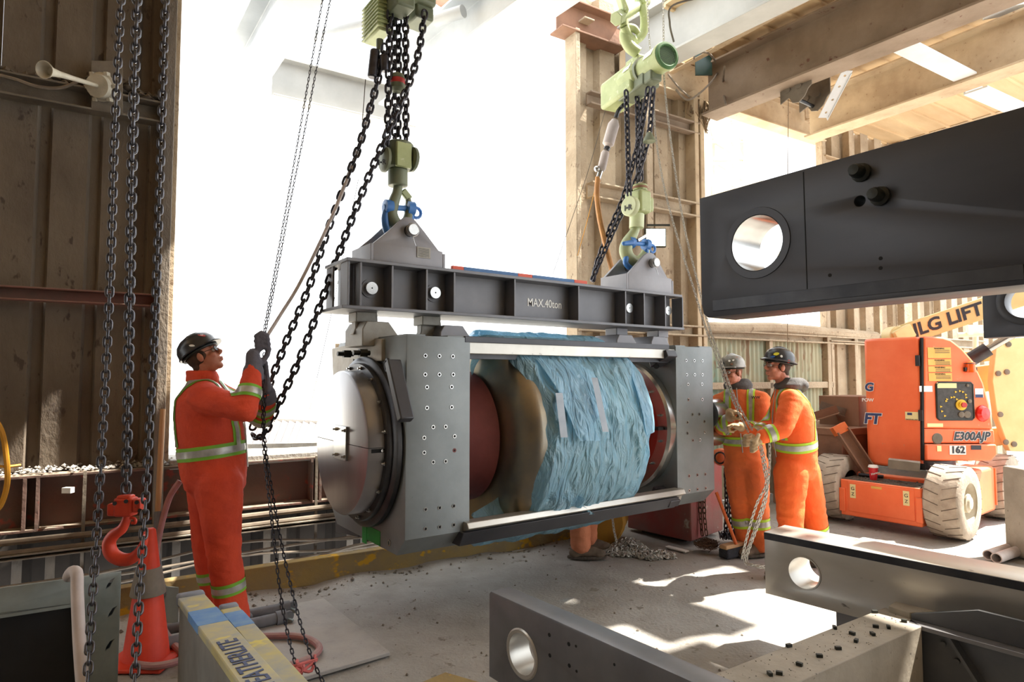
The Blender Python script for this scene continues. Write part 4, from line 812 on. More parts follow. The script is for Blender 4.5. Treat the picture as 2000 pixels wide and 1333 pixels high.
# --- trolley on the brown beam
tr = thing('beam_trolley', PZ(1560, 200, 4.6), 'dusty hand trolley clamped on the brown beam near its left end', 'trolley')
bd = vpd(117); bs = frame_z(bd)[0]; bs = bs if bs.dot(RT) > 0 else -bs; t0 = PZ(1553, 178, 4.66)
for s_, dz in ((-.02, 0), (.36, 0)):
    c = t0+bs*s_; out = [(-.16, .16), (-.16, -.10), (-.06, -.06), (-.02, -.13), (.05, -.15), (.12, -.10), (.16, -.03), (.2, .0), (.2, .2)]
    plate('side_plate', out, [], .016, c, -bd, ZX, 'dust_steel', tr, .002)
    for u in (-.07, .06): obj('wheel_hub', MB().cyl(c-bd*u+ZX*.03+bs*.04, c-bd*u+ZX*.03-bs*.03, .035, n=12), 'dust_steel', tr)
obj('spacer', MB().cyl(t0-ZX*.08-bs*.02, t0-ZX*.08+bs*.38, .02, n=10), 'steel_dark', tr)
# --- coiled cable and frayed rope by the beam end
tag(obj('cable_coil', MB().tube(dpath([(1320, 175, 7.2), (1345, 195, 7.2), (1385, 165, 7.2), (1402, 135, 7.8), (1385, 105, 7.2), (1360, 105, 7.2), (1355, 115, 7.2)]), .012, 6).tube(dpath([(1305, 145, 7.2), (1325, 170, 7.2), (1347, 190, 7.2)]), .01, 6).tube(dpath([(1415, 130, 7.2), (1412, 175, 7.75), (1418, 205, 7.2)]), .012, 6), 'cable_pale'), 'loop of pale cable hung near the end of the brown beam', 'cable')
fr_ = MB()
for i in range(90):
    t = random.uniform(0, 1); x = 1345+45*t; fr_.tube([PD(x, 182+random.uniform(0, 12)+t*18, 7.98), PD(x+random.uniform(-8, 6), 215+random.uniform(-6, 10), 7.95+random.uniform(-.1, .1)), PD(1372+random.uniform(-14, 12), random.uniform(222, 262), 7.95)], .0065, 4)
tag(obj('frayed_rope', fr_, 'rope', None, 60), 'frayed bundle of rope ends hanging under the eave beam', 'rope', None, 'stuff')
wire('loose_cable', [(1395, -10, 5.6), (1315, 10, 5.6), (1308, 45, 5.7), (1316, 82, 5.8)], .009, 'cable', 'dark cable dropping to the air hoist grille', 'cable')
for q in ((1374, 125), (1460, 110)): tag(obj('green_pane', MB().obox(PD(*q, 7.6), RT*.1, FH*.01, ZX*.14), 'glass_green'), 'dark green glazed scrap %s the brown beam' % ('left of' if q[0] < 1400 else 'above the left end of'), 'pane')
# ================================================================ machine frame parts in the foreground and the hanging slab
def PPL(px, py, o, n): r = ray(px, py); return EYEP+r*((o-EYEP).dot(n)/r.dot(n))
def slab(name, o, vp, label, cat, px_outline, holes, t, m, extra=.0, tm=None):
    e = -vpd(vp); n = e.cross(ZX); n = n if n.dot(FH) > 0 else -n       # n points away from the camera
    th = thing(name, (o.x, o.y, min(PPL(*q, o, n).z for q in px_outline)), label, cat)
    uv = lambda q: ((PPL(*q, o, n)-o).dot(e), PPL(*q, o, n).z-o.z)
    return th, e, n, uv
# hanging dark slab
o = PD(1372, 500, 3.0)
sb, e, n, uv = slab('hanging_slab', o, 72, 'thick dark machined steel slab with a round bore hanging at the right', 'steel slab', [(1375, 620)], [], .22, 'black_plate')
u0, zt = uv((1366, 388)); _, zb = uv((1378, 621)); u1, zt1 = uv((2000, 208)); _, zb1 = uv((2000, 556)); k = 1.9/(u1-u0)
out = [(u0+.004, zb+.06), (u0+.012, zb+.02), (u0+.035, zb), (u0+1.9, zb+(zb1-zb)*k), (u0+1.9, zt+(zt1-zt)*k), (u0, zt)]
hc = uv((1478, 475)); hs_ = [uv(q) for q in ((1679, 393),)]
fp = lambda p, d=0.: o+e*p[0]+ZX*p[1]-n*d
body = plate('body', out, [circ(*hc, .122, 44), circ(*hs_[0], .021, 18)], .22, o+n*.11, e, ZX, 'black_plate', sb, .003)
obj('bore_rim', MB().lathe([(.122, 0), (.125, .004), (.155, .004), (.157, 0), (.157, -.002)], fp(hc), -n, 44, False), 'black_plate', sb, 40)
obj('bore_sleeve', MB().lathe([(.1215, .002), (.1215, -.218)], fp(hc), -n, 44, False), 'steel_bright', sb, 60)
for q in ((1683, 338), (1720, 384)):
    p = uv(q); obj('rubber_plug', MB().lathe([(.036, -.002), (.036, .012), (.025, .02), (.027, .05), (.02, .07), (0, .072)], fp(p), -n, 12), 'dark_bolt', sb, 40)
for q in ((1621, 538), (1720, 505), (1720, 524)): p = uv(q); obj('screw_hole', MB().cyl(fp(p), fp(p, .0008), .0075, n=10), 'hole', sb)
a, b = uv((1569, 336)), uv((1577, 574)); obj('groove', MB().bar(fp(a, .0005), fp(b, .0005), .004, .001, n), 'hole', sb)
a, b = uv((1400, 592)), uv((2000, 531)); obj('edge_strip', MB().bar(fp((a[0]-.02, a[1]-.012), .002), fp((b[0], b[1]), .002), .05, .004, n), 'steel_dark', sb, bev=.001)
# second dark plate behind it at the right edge
o2 = PD(1920, 615, 3.7); s2b, e2, n2, uv2 = slab('hanging_plate', o2, 72, 'smaller dark steel plate with a bore, partly cut by the right edge', 'steel slab', [(1922, 660)], [], .1, 'black_plate')
p = [uv2(q) for q in ((1921, 661), (1917, 540))]; hc2 = uv2((2002, 588)); w = p[0][0]+1.0
plate('body', [(p[0][0], p[0][1]), (w, p[0][1]+.02), (w, p[1][1]+.1), (p[1][0], p[1][1])], [circ(*hc2, .095, 32)], .12, o2+n2*.06, e2, ZX, 'black_plate', s2b, .003)
obj('bore_rim', MB().lathe([(.095, .002), (.12, .006), (.135, .002), (.135, 0)], o2+e2*hc2[0]+ZX*hc2[1], -n2, 36, False), 'steel_dark', s2b, 40)
# right floor slab
o3 = PZ(1495, 1159.5, .3); s3, e3, n3, uv3 = slab('frame_slab', o3, -90, 'pale machined steel frame slab on the floor with a sunlit top edge', 'steel slab', [(1495, 1160)], [], .15, 'plate_face')
zt3 = uv3((1495, 1040))[1]; hc3 = uv3((1570, 1120)); f3 = lambda p, d=0.: o3+e3*p[0]+ZX*p[1]-n3*d
plate('body', [(0, 0), (2.6, 0), (2.6, zt3), (0, zt3)], [circ(*hc3, .092, 36)], .26, o3+n3*.13, e3, ZX, 'plate_face', s3, .003)
obj('top_strip', MB().obox(f3((1.3, zt3-.021), .001), e3*1.3, n3*.003, ZX*.019), 'steel_dark', s3, bev=.001)
obj('bore_sleeve', MB().lathe([(.084, .002), (.0925, .003), (.0925, -.26), (.084, -.26)], f3(hc3), -n3, 36, False).lathe([(.084, .002), (.084, -.26)], f3(hc3), -n3, 36, False), 'plate_face', s3, 40)
obj('support_block', MB().obox(f3((.5, -.15), -.08), e3*.12, n3*.06, ZX*.148).obox(f3((1.9, -.15), -.08), e3*.12, n3*.06, ZX*.148), 'plate_edge', s3, bev=.005)
# foreground slab
o4 = PZ(955, 1322, .3); s4, e4, n4, uv4 = slab('frame_slab', o4, 22, 'grey machined steel frame slab in front, cut by the bottom edge', 'steel slab', [(955, 1322)], [], .1, 'plate_face')
zt4 = uv4((957, 1155))[1]; hc4 = uv4((1019, 1278)); f4 = lambda p, d=0.: o4+e4*p[0]+ZX*p[1]-n4*d
plate('body', [(.0, 0), (1.35, -.01), (1.35, zt4), (.012, zt4), (0, zt4-.012)], [circ(*hc4, .078, 36)], .10, o4+n4*.05, e4, ZX, 'plate_edge', s4, .004)
obj('bore_sleeve', MB().lathe([(.078, .002), (.09, .005), (.096, .001), (.096, 0)], f4(hc4), -n4, 36, False).lathe([(.0775, .002), (.0775, -.10)], f4(hc4), -n4, 36, False), 'plate_face', s4, 40)
for q in ((1073, 1241), (1111, 1259), (1125, 1263), (1074, 1281), (1112, 1301), (1126, 1312), (1200, 1299)): p = f4(uv4(q)); obj('screw_hole', MB().cyl(p, p-n4*.0008, .0075 if q[0] in (1073, 1111, 1074, 1112) else .005, n=10), 'hole', s4)
obj('support_block', MB().obox(f4((.55, -.15), -.05), e4*.08, n4*.045, ZX*.148).obox(f4((1.2, -.15), -.05), e4*.08, n4*.045, ZX*.148), 'plate_edge', s4, bev=.005)
# cross beam joining the slabs
A, B, C_ = PZ(1728, 1187, .4), PZ(1450, 1296, .4), PZ(1800, 1224, .4); d5 = (A-B).normalized(); s5 = frame_z(d5)[0]; s5 = s5 if s5.dot(C_-A) > 0 else -s5; wid = (C_-A).dot(s5); xl = (C_-A).dot(d5)
A0 = A-d5*1.95; cbm = thing('cross_beam', (A0+A)/2-ZX*.4+s5*wid/2, 'dusty tan box beam on the floor between the two slabs, studded with dark clips', 'beam')
obj('body', MB().prism([A0, A, A+s5*wid*.35+d5*.0, C_, A0+s5*wid], (0, 0, -.38)), 'cross_beam', cbm, bev=.004)
for q in ((940, 720), (655, 832), (330, 962), (1148, 785), (1038, 830), (947, 825), (925, 878), (780, 875), (808, 927), (680, 980), (547, 1035), (405, 1095), (262, 1158), (195, 1163)):
    p = PZ(1450+q[0]/3.636, 1000+q[1]/3.636, .4); a = random.uniform(0, 3); r = V((math.cos(a), math.sin(a), 0)); obj('clip', MB().obox(p+ZX*.006, r*.012, r.cross(ZX)*.007, ZX*.007), 'dark_bolt', cbm)
gm = MB()
for i in range(120): p = A0+d5*random.uniform(.5, 1.9)+s5*random.uniform(.02, wid*.9); gm.rock(p+ZX*.001, random.uniform(.0015, .004))
obj('grit', gm, 'dirt_dark', cbm, 60, kind='stuff')
pd_ = thing('bearing_pad', PZ(1800, 1190, .3), 'flat grey bearing pad between the tan box beam and the right slab', 'steel pad')
q = [PZ(*w, .43) for w in ((1735, 1184), (1774, 1160), (1876, 1184), (1872, 1194), (1776, 1197))]; obj('body', MB().prism(q, (0, 0, -.13)), 'cross_beam', pd_, bev=.003)
# dark channel beam with tapered web
o6 = PZ(1774, 1208, .40); e6 = -vpd(0); n6 = e6.cross(ZX); n6 = n6 if n6.dot(FH) > 0 else -n6
ch = thing('tapered_beam', o6-ZX*.38, 'dark grey beam with a tapered upright web at the lower right corner', 'beam')
hz = (PPL(1910, 1193, o6, n6).z-o6.z); lu = (PPL(1910, 1193, o6, n6)-o6).dot(e6)
obj('web', MB().prism([o6, o6+e6*1.6, o6+e6*1.6+ZX*hz, o6+e6*lu+ZX*hz, o6+ZX*.02], n6*.02), 'housing_dark', ch, bev=.002)
fw_ = max(.05, -(PZ(1800, 1224, .4)-o6).dot(n6)); obj('flange', MB().prism([o6-n6*fw_+e6*.02, o6-n6*fw_+e6*1.6, o6+n6*.06+e6*1.6, o6+n6*.06], (0, 0, -.02)), 'plate_edge', ch, bev=.002)
obj('lower_web', MB().prism([o6+e6*.01-ZX*.02, o6+e6*1.6-ZX*.02, o6+e6*1.6-ZX*.38, o6+e6*.01-ZX*.38], n6*.02), 'housing_dark', ch)
obj('gusset', MB().prism([o6+e6*.17-ZX*.02-n6*fw_*.9, o6+e6*.17-ZX*.02, o6+e6*.42-ZX*.38, o6+e6*.40-ZX*.38-n6*fw_*.9], e6*.015), 'housing_dark', ch)
obj('side_plate', MB().prism([o6+e6*.50-ZX*.02-n6*.02, o6+e6*.66-ZX*.02-n6*.02, o6+e6*.66-ZX*.38-n6*.02, o6+e6*.50-ZX*.38-n6*.02], n6*.02), 'steel_dark', ch)
for q in ((1843, 1258), (1870, 1292)): p = PPL(*q, o6, n6); obj('bolt', MB().cyl(p, p-n6*.012, .012, n=8), 'housing_dark', ch)
# ================================================================ boom lift
Lx = (-RT*.62+FH*.785).normalized(); Bx = V((Lx.y, -Lx.x, 0)); Bx = Bx if Bx.dot(FH) > 0 else -Bx
c0 = PZ(1884, 1056, 0)+Lx*.10+Bx*.04
jl = thing('boom_lift', c0+Lx*.54+Bx*.7, 'orange battery boom lift with cream boom parked in front of the right wall', 'boom lift')
LO = lambda l, b, z: c0+Lx*l+Bx*b+ZX*z
def jbox(l0, l1, b0, b1, z0, z1): return MB().obox(LO((l0+l1)/2, (b0+b1)/2, (z0+z1)/2), Lx*(l1-l0)/2, Bx*(b1-b0)/2, ZX*(z1-z0)/2)
TR = .345
for l, b in ((0, 0), (1.09, 0), (0, 1.40), (1.09, 1.40)):
    c = LO(l, b, TR); a = c-Lx*.15; wv = obj('wheel', MB().lathe([(.19, .0), (.25, -.004), (.325, .004), (.343, .02), (.345, .05), (.345, .25), (.343, .28), (.325, .296), (.25, .304), (.19, .30)], a, Lx, 44, False), 'tyre', jl, 40)
    out = -1 if l < .5 else 1
    ctr = c+Lx*.11*out; obj('rim', MB().lathe([(.0, .03), (.05, .03), (.06, .0), (.17, -.05), (.20, .035), (.205, .04)], ctr, Lx*out, 32, False), 'rim', wv, 40); obj('hub', MB().lathe([(.0, .05), (.055, .045), (.07, .03), (.09, .025), (.09, -.03)], ctr, Lx*out, 12, False), 'rim', wv, 30)
    if out < 0: obj('backing', MB().lathe([(.0, .0), (.2, .0)], c+Lx*.11, Lx, 24, False), 'dirt_dark', wv)
    else: obj('backing', MB().lathe([(.0, .0), (.2, .0)], c-Lx*.03, Lx, 24, False), 'dirt_dark', wv)
    gv = MB()
    for i in range(22):
        for sgn in (-1, 1):
            t0_ = 2*math.pi*(i+(.5 if sgn > 0 else 0))/22; P3 = []
            for j in range(5): t = t0_+j*.035; P3.append(c+Lx*sgn*(.145-.033*j)+(Bx*math.cos(t)+ZX*math.sin(t))*.3455)
            gv.tube(P3, .004, 4)
    obj('tread_grooves', gv, 'tyre_groove', wv, kind='stuff')
obj('front_panel', jbox(.17, .93, -.27, .10, .10, .47), 'jlg_orange', jl, bev=.012)
obj('front_lid', jbox(.23, .85, -.278, -.27, .15, .45), 'jlg_orange', jl, bev=.004)
obj('dirt_layer', jbox(.18, .92, -.25, .10, .465, .476), 'dirt_dark', jl)
gm = MB()
for i in range(160): gm.rock(LO(random.uniform(.2, .9), random.uniform(-.24, .08), .476), random.uniform(.004, .016))
obj('dirt_lumps', gm, 'dirt_dark', jl, 60, kind='stuff')
for l in (.18, .90): obj('corner_bracket', jbox(l-.02, l+.04, -.285, -.2, .14, .38), 'jlg_orange', jl, bev=.006)
for l in (.80, .30): obj('decal', MB().obox(LO(l, -.281, .36), Lx*.028, Bx*.001, ZX*.07), 'decal_cream', jl); text('G', .05, LO(l, -.283, .385), -Lx, ZX, 'ink', jl); text('Z', .045, LO(l, -.283, .33), -Lx, ZX, 'ink', jl)
obj('decal', MB().obox(LO(.57, -.281, .425), Lx*.05, Bx*.001, ZX*.012), 'decal_yellow', jl)
obj('chassis', jbox(.18, .90, .05, 1.5, .22, .52), 'jlg_orange', jl, bev=.02); obj('axle_case', jbox(-.1, 1.18, -.04, .06, .30, .40), 'dirt_dark', jl); obj('axle_case', jbox(-.1, 1.18, 1.36, 1.44, .30, .40), 'dirt_dark', jl)
obj('grey_plate', jbox(.16, .80, .10, .16, .36, .60), 'panel_grey', jl, bev=.004); obj('tie_rod', MB().cyl(LO(.85, -.02, .5), LO(.62, .02, .5), .018).cyl(LO(.15, -.02, .5), LO(.02, .05, .5), .018), 'steel_dark', jl)
obj('battery_cover', jbox(-.08, .2, .36, 1.02, .14, .60), 'jlg_orange', jl, bev=.03); obj('cover_hinge', MB().cyl(LO(-.085, 1.0, .2), LO(-.085, 1.0, .58), .012), 'jlg_orange', jl)
tt = LO(.54, .68, 0); obj('turntable_ring', MB().cyl(tt+ZX*.52, tt+ZX*.66, .36, n=32), 'steel_dark', jl); 
obj('fork_pocket', MB().bar(PD(1735, 905, 6.45), PD(1797, 912, 6.3), .14, .09), 'dust_steel', jl, bev=.004); obj('pocket_mouth', MB().obox(PD(1797, 912, 6.298), RT*.0+Lx*.05, Bx*.002, ZX*.032), 'hole', jl)
# hoods
SX = PD(1802, 780, 6.45); SX.z = 0; dL_ = vpd(-44); zt_, zb_ = 1.955, .60
pl = [SX+dL_*.012, SX+dL_*.36, SX+dL_*.45+FH*.02, SX+dL_*.50+FH*.08, SX+dL_*.50+FH*.2+RT*.10, SX+dL_*.42+FH*.7+RT*.33, SX+FH*.75+RT*.4]
hl_ = obj('engine_hood', MB().prism([p+ZX*zb_ for p in pl], (0, 0, zt_-zb_)), 'jlg_orange', jl, 25, .03)
nf = dL_.cross(ZX); nf = nf if nf.dot(FH) < 0 else -nf
fL = lambda q, d=.004: PPL(q[0], q[1], SX, nf)+nf*d
def sign(body, size, o, ex, ey, inkm, par, fat=.03, shear=.0, sx=1.): text(body, size, o, ex, ey, 'white', par, fat+.035, shear, sx=sx, name='lettering_outline'); text(body, size, o+ex.cross(ey)*.002, ex, ey, inkm, par, fat, shear, sx=sx)
sign('FT', .15, fL((1703, 819)), -dL_, ZX, 'ink_blue', jl, .04, .15)
sign('G', .12, fL((1697, 757)), -dL_, ZX, 'ink_blue', jl, .04, .15); text('POW', .05, fL((1695, 782)), -dL_, ZX, 'white', jl, .02)
obj('decal', MB().obox(fL((1781, 813)), dL_*.06, nf*.001, ZX*.042), 'decal_cream', jl); obj('flag_print', MB().obox(fL((1777, 809), .006), dL_*.022, nf*.001, ZX*.012), 'ink_blue', jl); text('MADE IN USA', .018, fL((1781, 820), .0065), -dL_, ZX, 'ink', jl)
for q in ((1793, 705), (1799, 812)): obj('hinge', MB().obox(fL(q, .01), dL_*.02, nf*.012, ZX*.055), 'steel_dark', jl, bev=.003)
fR = lambda px, py, d=.0: PPL(px, py, SX, FH)-FH*d
ro = [fR(*q) for q in ((1803, 838), (1803, 657), (1842, 658), (1858, 663), (1880, 680), (1903, 706), (1922, 748), (1934, 790), (1941, 840))]
hr = obj('control_hood', MB().prism(ro, FH*.75), 'jlg_orange', jl, 25, .025)
obj('bumper_band', MB().prism([fR(*q, .005) for q in ((1804, 866), (1804, 838), (1941, 840), (1943, 866))], FH*.76), 'jlg_orange', jl, bev=.012)
obj('bumper_band', MB().prism([fR(*q, .03) for q in ((1805, 900), (1805, 868), (1943, 868), (1944, 888), (1932, 900))], FH*.78), 'jlg_orange', jl, 25, .015)
obj('hood_gap', MB().bar(fR(1801, 660, -.01), fR(1803, 900, -.01), .02, .03, FH), 'hole', jl)
sign('E300AJP', .115, fR(1895, 853, .012), RT, ZX, 'ink', jl, .035, .25, .92)
obj('number_plate', MB().obox(fR(1866, 879, .033), RT*.082, FH*.002, ZX*.045), 'white', jl); text('162', .095, fR(1866, 879, .038), RT, ZX, 'ink', jl, .035)
for q, w_, h_, m_ in (((1902, 874), .05, .022, 'ink'), ((1830, 876), .022, .028, 'decal_cream')): obj('decal', MB().obox(fR(*q, .033), RT*w_, FH*.002, ZX*h_), m_, jl)
obj('cap', MB().lathe([(.0, .014), (.05, .012), (.06, 0)], fR(1830, 857, .0), -FH, 20), 'dust_steel', jl)
for q, w_, h_, m_ in (((1808, 760), .066, .03, 'white'), ((1912, 768), .042, .045, 'white'), ((1826, 831), .08, .018, 'decal_cream')): obj('decal', MB().obox(fR(*q, .002), RT*w_, FH*.002, ZX*h_), m_, jl)
obj('decal', MB().obox(fR(1912, 774, .005), RT*.038, FH*.001, ZX*.016), 'ink_blue', jl)
for i, (y0, y1) in enumerate(((679, 700), (702, 714), (716, 727), (729, 745))):
    a, b = fR(1811+i*.7, y0, .003), fR(1857+i*.7, y1, .003); c = (a+b)/2; d_ = obj('warning_decal', MB().obox(c, RT*(b-a).dot(RT)/2, FH*.002, ZX*(a.z-b.z)/2), 'decal_yellow', jl)
    text('WARNING', .022, V((c.x, c.y, a.z-.012))-FH*.003, RT, ZX, 'ink', d_)
    for kk in range(3): obj('print_line', MB().obox(V((c.x, c.y, a.z-.03-kk*.013))-FH*.003+RT*.03, RT*.075, FH*.0005, ZX*.002), 'ink', d_)
a, b = fR(1828, 748, .004), fR(1901, 820, .004); c = (a+b)/2; hw, hh = (b-a).dot(RT)/2, (a.z-b.z)/2
cpn = obj('control_panel', MB().obox(c, RT*hw, FH*.006, ZX*hh), 'panel_black', jl, bev=.004); obj('panel_frame', MB().tube([c+RT*hw*s1+ZX*hh*s2 for s1, s2 in ((-1, -.9), (-1, .9), (-.9, 1), (.9, 1), (1, .9), (1, -.9), (.9, -1), (-.9, -1))], .012, 6, True), 'dark_bolt', jl)
cpf = lambda u, v: c+RT*hw*u+ZX*hh*v-FH*.008
for u, v in ((.05, .5), (.28, .55), (.45, .5), (.6, .35), (-.2, .2), (-.05, .22), (-.45, .1), (.1, .1), (.2, -.05), (-.8, -.3), (-.75, -.55), (-.6, -.8), (.62, .2), (-.5, .0)): obj('arrow_mark', MB().prism([cpf(u-.06, v-.06), cpf(u+.07, v), cpf(u-.06, v+.06)], -FH*.002), 'arrow', cpn)
obj('stop_button', MB().lathe([(.055, 0), (.055, .01), (.03, .012), (.035, .03), (.0, .032)], cpf(.3, -.2), -FH, 20), 'arrow', cpn); obj('stop_cap', MB().cyl(cpf(.33, -.2)-FH*.03, cpf(.33, -.2)-FH*.045, .026, n=16), 'sticker_red', cpn)
for u, v, r in ((.7, .85, .014), (.78, .0, .02), (.3, -.72, .03), (.62, -.72, .035), (.6, -.2, .012)): obj('switch', MB().lathe([(r, 0), (r, .008), (r*.5, .012), (0, .012)], cpf(u, v), -FH, 14), 'dust_steel', cpn)
obj('decal', MB().obox(cpf(-.45, .86), RT*.1, FH*.001, ZX*.028), 'decal_cream', cpn)
bcn = fR(1893, 722); obj('beacon', MB().lathe([(.05, 0), (.05, .02), (.045, .03), (.04, .10), (.0, .11)], bcn-ZX*.03-FH*.02, ZX, 18), 'amber', jl, 40); obj('beacon_cage', MB().tube([bcn-FH*.02+V((.055*math.cos(t), .055*math.sin(t), .06)) for t in [q*.52 for q in range(12)]], .004, 5, True).obox(bcn-FH*.0+ZX*.0, RT*.06, FH*.03, ZX*.02), 'steel_dark', jl)
obj('tail_light', MB().lathe([(.0, .03), (.06, .025), (.085, .0), (.085, -.02)], fR(1921, 808, .0), -FH+RT*.3, 24), 'lens_red', jl, 40)
# boom, yellow tower plates
ba, bb = PD(1762, 655, 7.55), PD(2030, 566, 7.1); bdn = (bb-ba).normalized()
obj('boom', MB().bar(ba, bb, .16, .24, ZX), 'jlg_cream', jl, bev=.012)
bn = (bdn.cross(ZX)).normalized(); bn = bn if bn.dot(FH) < 0 else -bn; buz = bn.cross(bdn); buz = buz if buz.z > 0 else -buz
bc = (ba+bb)/2; fB = lambda q: PPL(q[0], q[1], bc+bn*.081, bn)
text('JLG LIFT', .20, fB((1849, 626))+bn*.003, bdn, buz, 'ink', jl, .03, .15, sx=1.02)
obj('boom_knuckle', MB().lathe([(.11, 0), (.11, .2)], PD(1757, 655, 7.45)+FH*.0, FH, 18).bar(PD(1742, 662, 7.5), PD(1775, 645, 7.5), .2, .16), 'jlg_cream', jl, bev=.015)
obj('tower_plate', MB().prism([PD(*q, 6.95) for q in ((1945, 680), (1968, 662), (2060, 655), (2060, 886), (1972, 882), (1948, 815), (1938, 745))], FH*.08), 'jlg_cream', jl, bev=.01)
for q in ((1969, 673), (1949, 730), (1966, 727), (1953, 810), (1964, 864), (1980, 868)): obj('pivot_bolt', MB().lathe([(.03, 0), (.03, .012), (.015, .016), (0, .016)], PD(*q, 6.95), -FH, 14), 'dust_steel', jl)
[obj('lower_arm', q_, 'jlg_cream', jl, bev=.015) for q_ in (MB().bar(PD(1880, 745, 7.3), PD(1950, 735, 7.2), .14, .3), MB().bar(PD(1890, 860, 7.3), PD(1965, 850, 7.1), .2, .2), MB().bar(PD(1870, 700, 7.4), PD(1960, 690, 7.3), .14, .14))]
obj('lift_cylinder', MB().cyl(PD(1888, 707, 6.9), PD(1930, 682, 6.8), .075, n=18), 'steel_dark', jl); obj('cylinder_rod', MB().cyl(PD(1930, 682, 6.8), PD(1985, 650, 6.7), .04, n=14), 'steel_bright', jl)
obj('platform_bracket', MB().cyl(PD(1870, 655, 7.6), PD(1935, 652, 7.5), .03).cyl(PD(1905, 640, 7.6), PD(1905, 690, 7.6), .03).obox(PD(1905, 645, 7.55), RT*.1, FH*.02, ZX*.06), 'white', jl)
cup = thing('coffee_cup', LO(.66, -.12, .476), 'red paper coffee cup with white lid on the front of the boom lift', 'cup')
cb_ = LO(.66, -.12, .476); obj('cup', MB().lathe([(.032, 0), (.045, .13), (.0, .13)], cb_, ZX, 24), 'cup_red', cup, 40); obj('lid', MB().lathe([(.048, .128), (.048, .138), (.043, .142), (.042, .152), (0, .152)], cb_, ZX, 24), 'white', cup, 40); text('Hortons', .028, cb_+ZX*.075-FH*.042, (RT+ZX*.25), (ZX-RT*.25), 'white', cup, .01)
# ================================================================ things behind and beside the lift
bi = thing('steel_skip', PZ(1650, 1000, 0), 'rusty brown steel bin of scrap left of the boom lift', 'bin'); SK0 = PD(1640, 900, 7.6); SK0.z = 0
obj('body', MB().obox(SK0+V((.15, .1, .47)), WD*.65, WN*.45, ZX*.47), 'rust_steel', bi, bev=.01); obj('rim', MB().obox(SK0+V((.15, .1, .92)), WD*.67, WN*.47, ZX*.04), 'rust_steel', bi, bev=.008); obj('fork_slot', MB().obox(PD(1632, 910, 7.3), RT*.07, FH*.01, ZX*.09), 'hole', bi)
for k_, (p, q, m_) in enumerate((((1595, 822), (1640, 808), 'rust_steel'), ((1600, 800), (1650, 815), 'dust_steel'), ((1628, 795), (1642, 822), 'rust_steel'), ((1605, 812), (1668, 800), 'dust_steel'))):
    tag(obj('scrap_angle', MB().sweep([(-.05, 0), (.05, 0), (.05, .01), (-.04, .01), (-.04, .1), (-.05, .1)], PD(*p, 7.5+.1*k_), PD(*q, 7.4+.1*k_)), m_), '%s rusty scrap steel angle lying on the brown bin' % ('lowest', 'long leaning', 'short upright', 'hindmost')[k_], 'scrap', 'scrap angles on the brown bin')
tag(obj('brown_box', MB().obox(PD(1668, 802, 7.8), WD*.33, WN*.25, ZX*.18), 'brown_box', None, 35, .006), 'plain brown box standing on the scrap bin', 'box')
lj = thing('leaning_channel', PD(1690, 915, 6.75), 'reddish steel channel with an orange end leaning on the brown bin', 'steel channel')
a, b = PD(1700, 930, 6.8), PD(1642, 842, 6.95); obj('channel', MB().sweep([(-.07, 0), (.07, 0), (.07, .08), (.055, .08), (.055, .012), (-.055, .012), (-.055, .08), (-.07, .08)], a, b, -FH), 'rust_steel', lj, bev=.003); d_ = (b-a).normalized(); obj('painted_end', MB().obox(b+d_*.02, frame_z(d_, -FH)[0]*.075, d_*.05, frame_z(d_, -FH)[1]*.05), 'handle_orange', lj, bev=.005)
rb_ = thing('red_bin', (5.0, 4.2, 0), 'faded red steel bin under the right end of the roller', 'bin')
Q = [V((4.747, 3.827, .04)), V((5.36, 3.93, .04)), V((5.28, 4.66, .04)), V((4.673, 4.55, .04))]
obj('body', MB().prism(Q, (0, 0, .68)), 'bin_red', rb_, bev=.012); ct = sum(Q, V())/4; obj('skid', MB().obox(ct-ZX*.02, V((.2, .03, 0)), V((-.03, .25, 0)), ZX*.02), 'dark_bolt', rb_)
obj('rim', MB().prism([ct+(q-ct)*1.03+ZX*.66 for q in Q], (0, 0, .05)), 'bin_red', rb_, bev=.008)
CRU = dict(pitch=.05, r=.006, m='chain_rust', wid=.014, single=False, n=5)
wall_n = V((.17, -1, 0)).normalized()
for k_, px in enumerate((1366, 1374)): p0 = PPL(px-2, 985, Q[0], wall_n)-V((0, .02, 0)); chain('rusty_chain', [p0+ZX*.12, p0-ZX*.1, V((p0.x, p0.y-.02, .07))], label='rusty chain hanging down the right face of the red bin, %s of two' % ('left', 'right')[k_], group='rusty chains on the red bin', **CRU)
for k_, px in enumerate((1417, 1425, 1432)): chain('black_chain', dpath([(px, 915, 5.75), (px+2, 985, 5.75), (px-1+k_*3, 1062, 5.72)]), .045, .007, 'chain_dark', '%s dark chain hanging at the right corner of the red bin' % ('left', 'middle', 'right')[k_], group='dark chains at the bin corner', single=False, wid=.016, n=5)
tool = thing('orange_tool', PD(1412, 915, 5.8), 'orange lever hoist resting on the red bin behind the roller end', 'tool'); c = PD(1408, 893, 5.8)
obj('body', MB().lathe([(.03, -.05), (.07, -.045), (.08, .0), (.07, .045), (.03, .05)], c, FH-RT*.3, 18), 'handle_orange', tool, 40); obj('handle', MB().bar(c, c+RT*.10-ZX*.16, .04, .04), 'handle_orange', tool, bev=.006); obj('wheel', MB().tube([c-FH*.07+RT*-.03+(RT*math.cos(t)+ZX*math.sin(t))*.05 for t in [q*.45 for q in range(14)]], .008, 6, True), 'steel_dark', tool)
